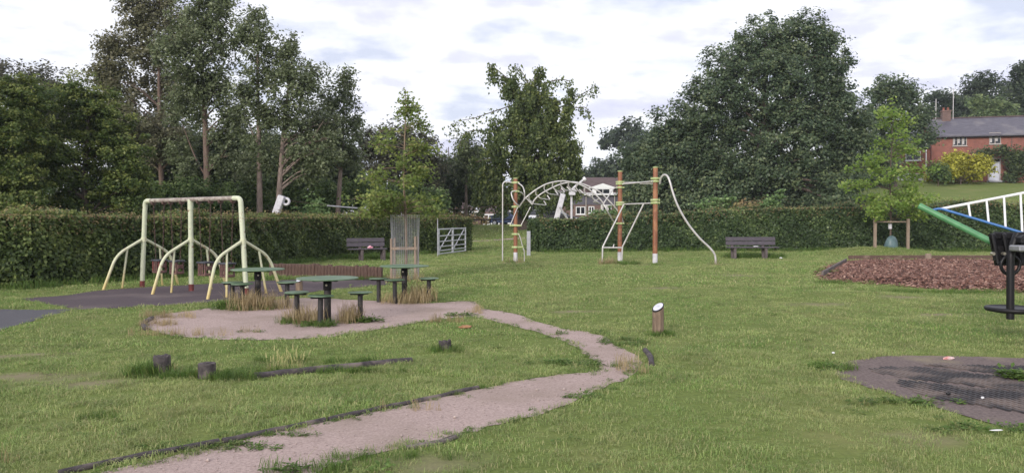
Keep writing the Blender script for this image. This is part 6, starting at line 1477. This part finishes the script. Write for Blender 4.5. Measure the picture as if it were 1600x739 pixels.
# ------------------------------------------------------------------ grass, weeds, stones
build_grass()
def weeds():
    straw = [tuft('s', 20, 0.12, 0.10, 0.46, 0.0085, 'straw', 0.6) for _ in range(4)]
    tall = [tuft('s', 26, 0.10, 0.08, 0.20, 0.006, 'weed', 0.9) for _ in range(4)]
    bl = [broad('s', 24, 0.09, 0.07, 0.06, 'weed') for _ in range(4)]
    X, Y, I, C = [], [], [], []
    def add(x, y, lo, hi, s0, s1):
        n = len(x); X.append(x); Y.append(y); I.append(rng.integers(lo, hi, n)); C.append(rng.uniform(s0, s1, n))
    def around(cx, cy, rx, ry, n, lo, hi, s0=0.7, s1=1.2):
        a = rng.uniform(0, 6.283, n); r = np.sqrt(rng.random(n)); add(cx + r * np.cos(a) * rx, cy + r * np.sin(a) * ry, lo, hi, s0, s1)
    ax, ay = TP['a']; bx, by = TP['b']; cx, cy = TP['c']
    # dry grass round the tables, as in the photo: thick left of b and right of c
    around(ax - 0.42, ay - 0.1, 0.25, 0.26, 20, 0, 4, 0.5, 0.9); around(ax - 0.2, ay - 0.2, 0.25, 0.2, 16, 0, 4, 0.5, 0.85); around(ax + 0.34, ay - 0.02, 0.17, 0.22, 22, 0, 4, 0.6, 1.0)
    around(ax - 0.05, ay - 0.5, 0.28, 0.14, 26, 4, 12, 0.6, 0.95); around(ax + 0.6, ay - 0.05, 0.22, 0.12, 16, 8, 12, 0.8, 1.2); around(ax - 0.5, ay - 0.2, 0.2, 0.12, 10, 4, 8, 0.7, 1)
    around(bx + 0.10, by - 0.3, 0.52, 0.3, 56, 0, 4, 0.5, 1.15); around(bx + 0.05, by - 0.4, 0.55, 0.25, 22, 4, 8, 0.6, 1.3); around(bx - 0.45, by - 0.35, 0.22, 0.18, 22, 4, 8, 1.0, 1.5); around(bx - 0.1, by - 0.55, 0.25, 0.12, 16, 0, 4, 0.7, 1)
    around(cx + 0.05, cy - 0.3, 0.5, 0.26, 36, 0, 4, 0.35, 0.9); around(cx + 0.35, cy - 0.1, 0.22, 0.3, 24, 0, 4, 0.75, 1.2)
    # straw fringe at the left end of the gravel patch and some on its edges
    for (px_, py_, rx, ry, n, lo, hi, a, b) in [(240, 508, 0.35, 0.22, 34, 0, 4, 0.22, 0.42), (268, 496, 0.5, 0.2, 30, 0, 4, 0.28, 0.5), (290, 524, 0.8, 0.07, 24, 0, 4, 0.25, 0.45), (385, 519, 0.3, 0.1, 12, 0, 12, 0.3, 0.5),
            (745, 487, 0.14, 0.5, 16, 0, 4, 0.25, 0.45), (722, 494, 0.22, 0.12, 16, 8, 12, 0.5, 0.8), (690, 503, 0.3, 0.06, 10, 0, 4, 0.3, 0.5), (640, 640, 0.3, 0.08, 5, 0, 4, 0.25, 0.4),
            (972, 535, 0.30, 0.30, 34, 8, 12, 0.35, 0.7), (945, 520, 0.25, 0.22, 12, 4, 12, 0.3, 0.6), (872, 521, 0.12, 0.2, 7, 8, 12, 0.35, 0.6), (885, 568, 0.45, 0.14, 30, 8, 12, 0.35, 0.7), (925, 572, 0.10, 0.08, 8, 8, 12, 0.35, 0.6),
            (985, 575, 0.2, 0.3, 20, 0, 12, 0.3, 0.6), (905, 620, 0.25, 0.06, 10, 8, 12, 0.3, 0.55), (330, 700, 0.55, 0.09, 50, 8, 12, 0.22, 0.45), (420, 680, 0.4, 0.05, 26, 8, 12, 0.22, 0.4), (500, 735, 0.4, 0.12, 20, 4, 12, 0.4, 0.8),
            (1596, 592, 0.11, 0.11, 20, 8, 12, 0.8, 1.3), (232, 585, 0.16, 0.12, 34, 4, 8, 0.7, 1.2), (262, 590, 0.2, 0.05, 20, 4, 8, 0.3, 0.55), (290, 588, 0.2, 0.10, 24, 4, 8, 0.5, 0.8), (345, 592, 0.16, 0.12, 20, 4, 8, 0.5, 0.8),
            (260, 583, 0.35, 0.15, 3, 0, 4, 0.4, 0.6), (370, 592, 0.2, 0.1, 18, 4, 8, 0.5, 0.9), (695, 549, 0.22, 0.12, 26, 4, 8, 0.4, 0.75), (445, 578, 0.2, 0.1, 7, 0, 4, 0.25, 0.4), (520, 582, 1.0, 0.05, 60, 4, 8, 0.35, 0.7), (520, 566, 0.9, 0.05, 40, 4, 8, 0.35, 0.7),
            (1028, 524, 0.2, 0.1, 26, 4, 8, 0.4, 0.7), (970, 413, 0.7, 0.4, 50, 4, 8, 0.7, 1.3), (950, 413, 0.5, 0.3, 20, 0, 4, 0.5, 0.9), (1024, 415, 0.3, 0.3, 12, 4, 8, 0.6, 1.0), (805, 411, 0.5, 0.3, 16, 0, 8, 0.5, 0.9), (1118, 415, 0.3, 0.3, 10, 0, 8, 0.5, 0.8),
            (573, 405, 1.0, 0.35, 90, 4, 8, 1.0, 1.9), (1177, 403, 1.3, 0.4, 130, 4, 8, 1.0, 1.9), (1390, 389.5, 1.3, 0.6, 80, 0, 8, 0.6, 1.3), (1420, 391, 0.8, 0.5, 40, 0, 4, 0.6, 1.1), (632, 441, 0.5, 0.45, 40, 0, 8, 0.5, 1.0),
            (420, 437, 0.6, 0.4, 30, 4, 8, 0.6, 1.1), (510, 437, 1.5, 0.15, 60, 4, 8, 0.5, 1.0), (150, 655, 0.18, 0.12, 14, 4, 8, 0.35, 0.6), (20, 720, 0.2, 0.1, 2, 0, 4, 0.3, 0.5),
            (600, 716, 0.5, 0.05, 16, 4, 8, 0.3, 0.6), (1320, 443, 0.8, 0.3, 40, 4, 8, 0.5, 0.9), (1480, 458, 2.0, 0.25, 90, 4, 8, 0.5, 0.9), (1300, 425, 0.4, 0.7, 30, 4, 8, 0.5, 0.9), (1300, 575, 0.25, 0.2, 30, 4, 12, 0.4, 0.8), (1420, 630, 0.5, 0.1, 20, 8, 12, 0.4, 0.7), (1540, 672, 0.5, 0.1, 20, 8, 12, 0.4, 0.7)]:
        x, y = blob(px_, py_, rx, ry, n); add(x, y, lo, hi, a, b)
    # unmown strip along the feet of the hedges
    def along(pts, n, w, lo, hi, s0, s1):
        pts = np.array(pts, float); sg = np.hypot(*np.diff(pts, axis=0).T); i = rng.choice(len(sg), n, p=sg / sg.sum()); t = rng.random(n)
        q = pts[i] * (1 - t)[:, None] + pts[i + 1] * t[:, None] + rng.normal(0, 1, (n, 2)) * w; add(q[:, 0], q[:, 1], lo, hi, s0, s1)
    along([(-15.0, 15.3), (-10.8, 17.8), (-8.1, 22.4), (-7.3, 28.6), (-5.0, 33.0), (-2.2, 36.5)], 520, 0.16, 4, 8, 0.7, 1.8)
    along([(1.2, 35.9), (4.5, 36.7), (9.0, 37.3), (14.0, 37.1), (19.0, 36.7), (26.0, 36.3)], 420, 0.16, 4, 8, 0.9, 2.0)
    # scattered seed heads and weeds in the lawn
    n = 260; x = rng.uniform(-14, 14, n); y = rng.uniform(5, 30, n); k = (np.abs(x) < 0.68 * y)
    for pol in (PATH, SWING_FLOOR, MATS, TARMAC, MULCH): k &= ~in_poly(x, y, pol)
    add(x[k], y[k], 4, 12, 0.25, 0.55)
    n = 2600; x = rng.uniform(-14, 14, n); y = rng.uniform(4.6, 24, n); k = (np.abs(x) < 0.68 * y) & (wob(x, y, 1.9, 6.0) + rng.normal(0, 0.25, n) > 0.35)
    for pol in (PATH, SWING_FLOOR, MATS, TARMAC, MULCH): k &= ~in_poly(x, y, pol)
    add(x[k], y[k], 8, 12, 0.22, 0.5)
    # grass creeping over the edge of the path
    pp = np.array(PATH); i = rng.integers(0, len(pp), 900); add(pp[i, 0] + rng.normal(0, 0.06, 900), pp[i, 1] + rng.normal(0, 0.06, 900), 4, 12, 0.12, 0.34)
    scatter('weeds', np.concatenate(X), np.concatenate(Y), np.concatenate(I), np.concatenate(C), straw + tall + bl)
    # barley heads by the low log
    V = []; Fq = []; var = []
    for _ in range(32):
        a = random.uniform(0, 6.283); r = math.sqrt(random.random()); c = G(445, 577); b = Vector((c.x + r * 0.21 * math.cos(a), c.y + r * 0.1 * math.sin(a), 0)); d = Vector((random.gauss(0, 0.25), random.gauss(0, 0.2), 1)).normalized(); h = random.uniform(0.08, 0.2)
        for (z0, z1, w) in ((0, h, 0.002), (h, h + 0.055, 0.0065)):
            for s in (Vector((1, 0, 0)), Vector((0, 1, 0))):
                k = len(V); V += [b + d * z0 - s * w, b + d * z0 + s * w, b + d * z1 + s * w * 0.5, b + d * z1 - s * w * 0.5]; Fq.append((k, k + 1, k + 2, k + 3)); var.append(0.95 if w > 0.003 else 0.6)
    me = bpy.data.meshes.new('barley'); me.from_pydata(V, [], Fq); at = me.attributes.new('var', 'FLOAT', 'FACE'); at.data.foreach_set('value', var)
    me.materials.append(mat('barley_heads', (0.50, 0.46, 0.22), (0.38, 0.38, 0.15), scale=30, rough=0.7)); tag(link(bpy.data.objects.new('barley', me)), kind='stuff')
weeds()
def stones():
    n = 14000; x = rng.uniform(-6.5, 2, n); y = 3.2 + (17 - 3.2) * rng.random(n) ** 2.0
    ok = in_poly(x, y, PATH); x, y = x[ok], y[ok]; n = len(x)
    r = rng.uniform(0.003, 0.009, n) * (1 + (rng.random(n) < 0.03) * 1.3)
    d = np.array([[1, 0, 0], [-1, 0, 0], [0, 1, 0], [0, -1, 0], [0, 0, 0.8], [0, 0, -0.8]], float)
    a = rng.uniform(0, 6.283, n); ca, sa = np.cos(a), np.sin(a)
    V = np.empty((n, 6, 3)); dd = d[None] * rng.uniform(0.6, 1.3, (n, 6, 1)) * r[:, None, None]
    V[:, :, 0] = dd[:, :, 0] * ca[:, None] - dd[:, :, 1] * sa[:, None] + x[:, None]; V[:, :, 1] = dd[:, :, 0] * sa[:, None] + dd[:, :, 1] * ca[:, None] + y[:, None]; V[:, :, 2] = dd[:, :, 2] + 0.008 + r[:, None] * 0.3
    f = np.array([[0, 2, 4], [2, 1, 4], [1, 3, 4], [3, 0, 4], [2, 0, 5], [1, 2, 5], [3, 1, 5], [0, 3, 5]])
    me = np_mesh('gravel_stones', V.reshape(-1, 3), 3, (np.arange(n)[:, None, None] * 6 + f[None]).reshape(-1), mats=[M['stone']]); tag(link(bpy.data.objects.new('gravel_stones', me)), kind='stuff')
stones()

# ------------------------------------------------------------------ thin evening air
def haze():
    x, y0, y1, z0, z1 = 420, -60, 420, -2.5, 34
    v = [(a, b, c) for c in (z0, z1) for a, b in ((-x, y0), (x, y0), (x, y1), (-x, y1))]
    me = bpy.data.meshes.new('haze'); me.from_pydata(v, [], [(0, 3, 2, 1), (4, 5, 6, 7), (0, 1, 5, 4), (1, 2, 6, 5), (2, 3, 7, 6), (3, 0, 4, 7)])
    m = bpy.data.materials.new('haze_air'); m.use_nodes = True; t = m.node_tree; t.nodes.clear()
    o = N(t, 'ShaderNodeOutputMaterial'); p = N(t, 'ShaderNodeVolumePrincipled'); p.inputs['Density'].default_value = 0.00035
    p.inputs['Color'].default_value = (0.82, 0.88, 1.0, 1); t.links.new(p.outputs[0], o.inputs['Volume']); me.materials.append(m)
    tag(link(bpy.data.objects.new('haze', me)), kind='stuff')
haze()
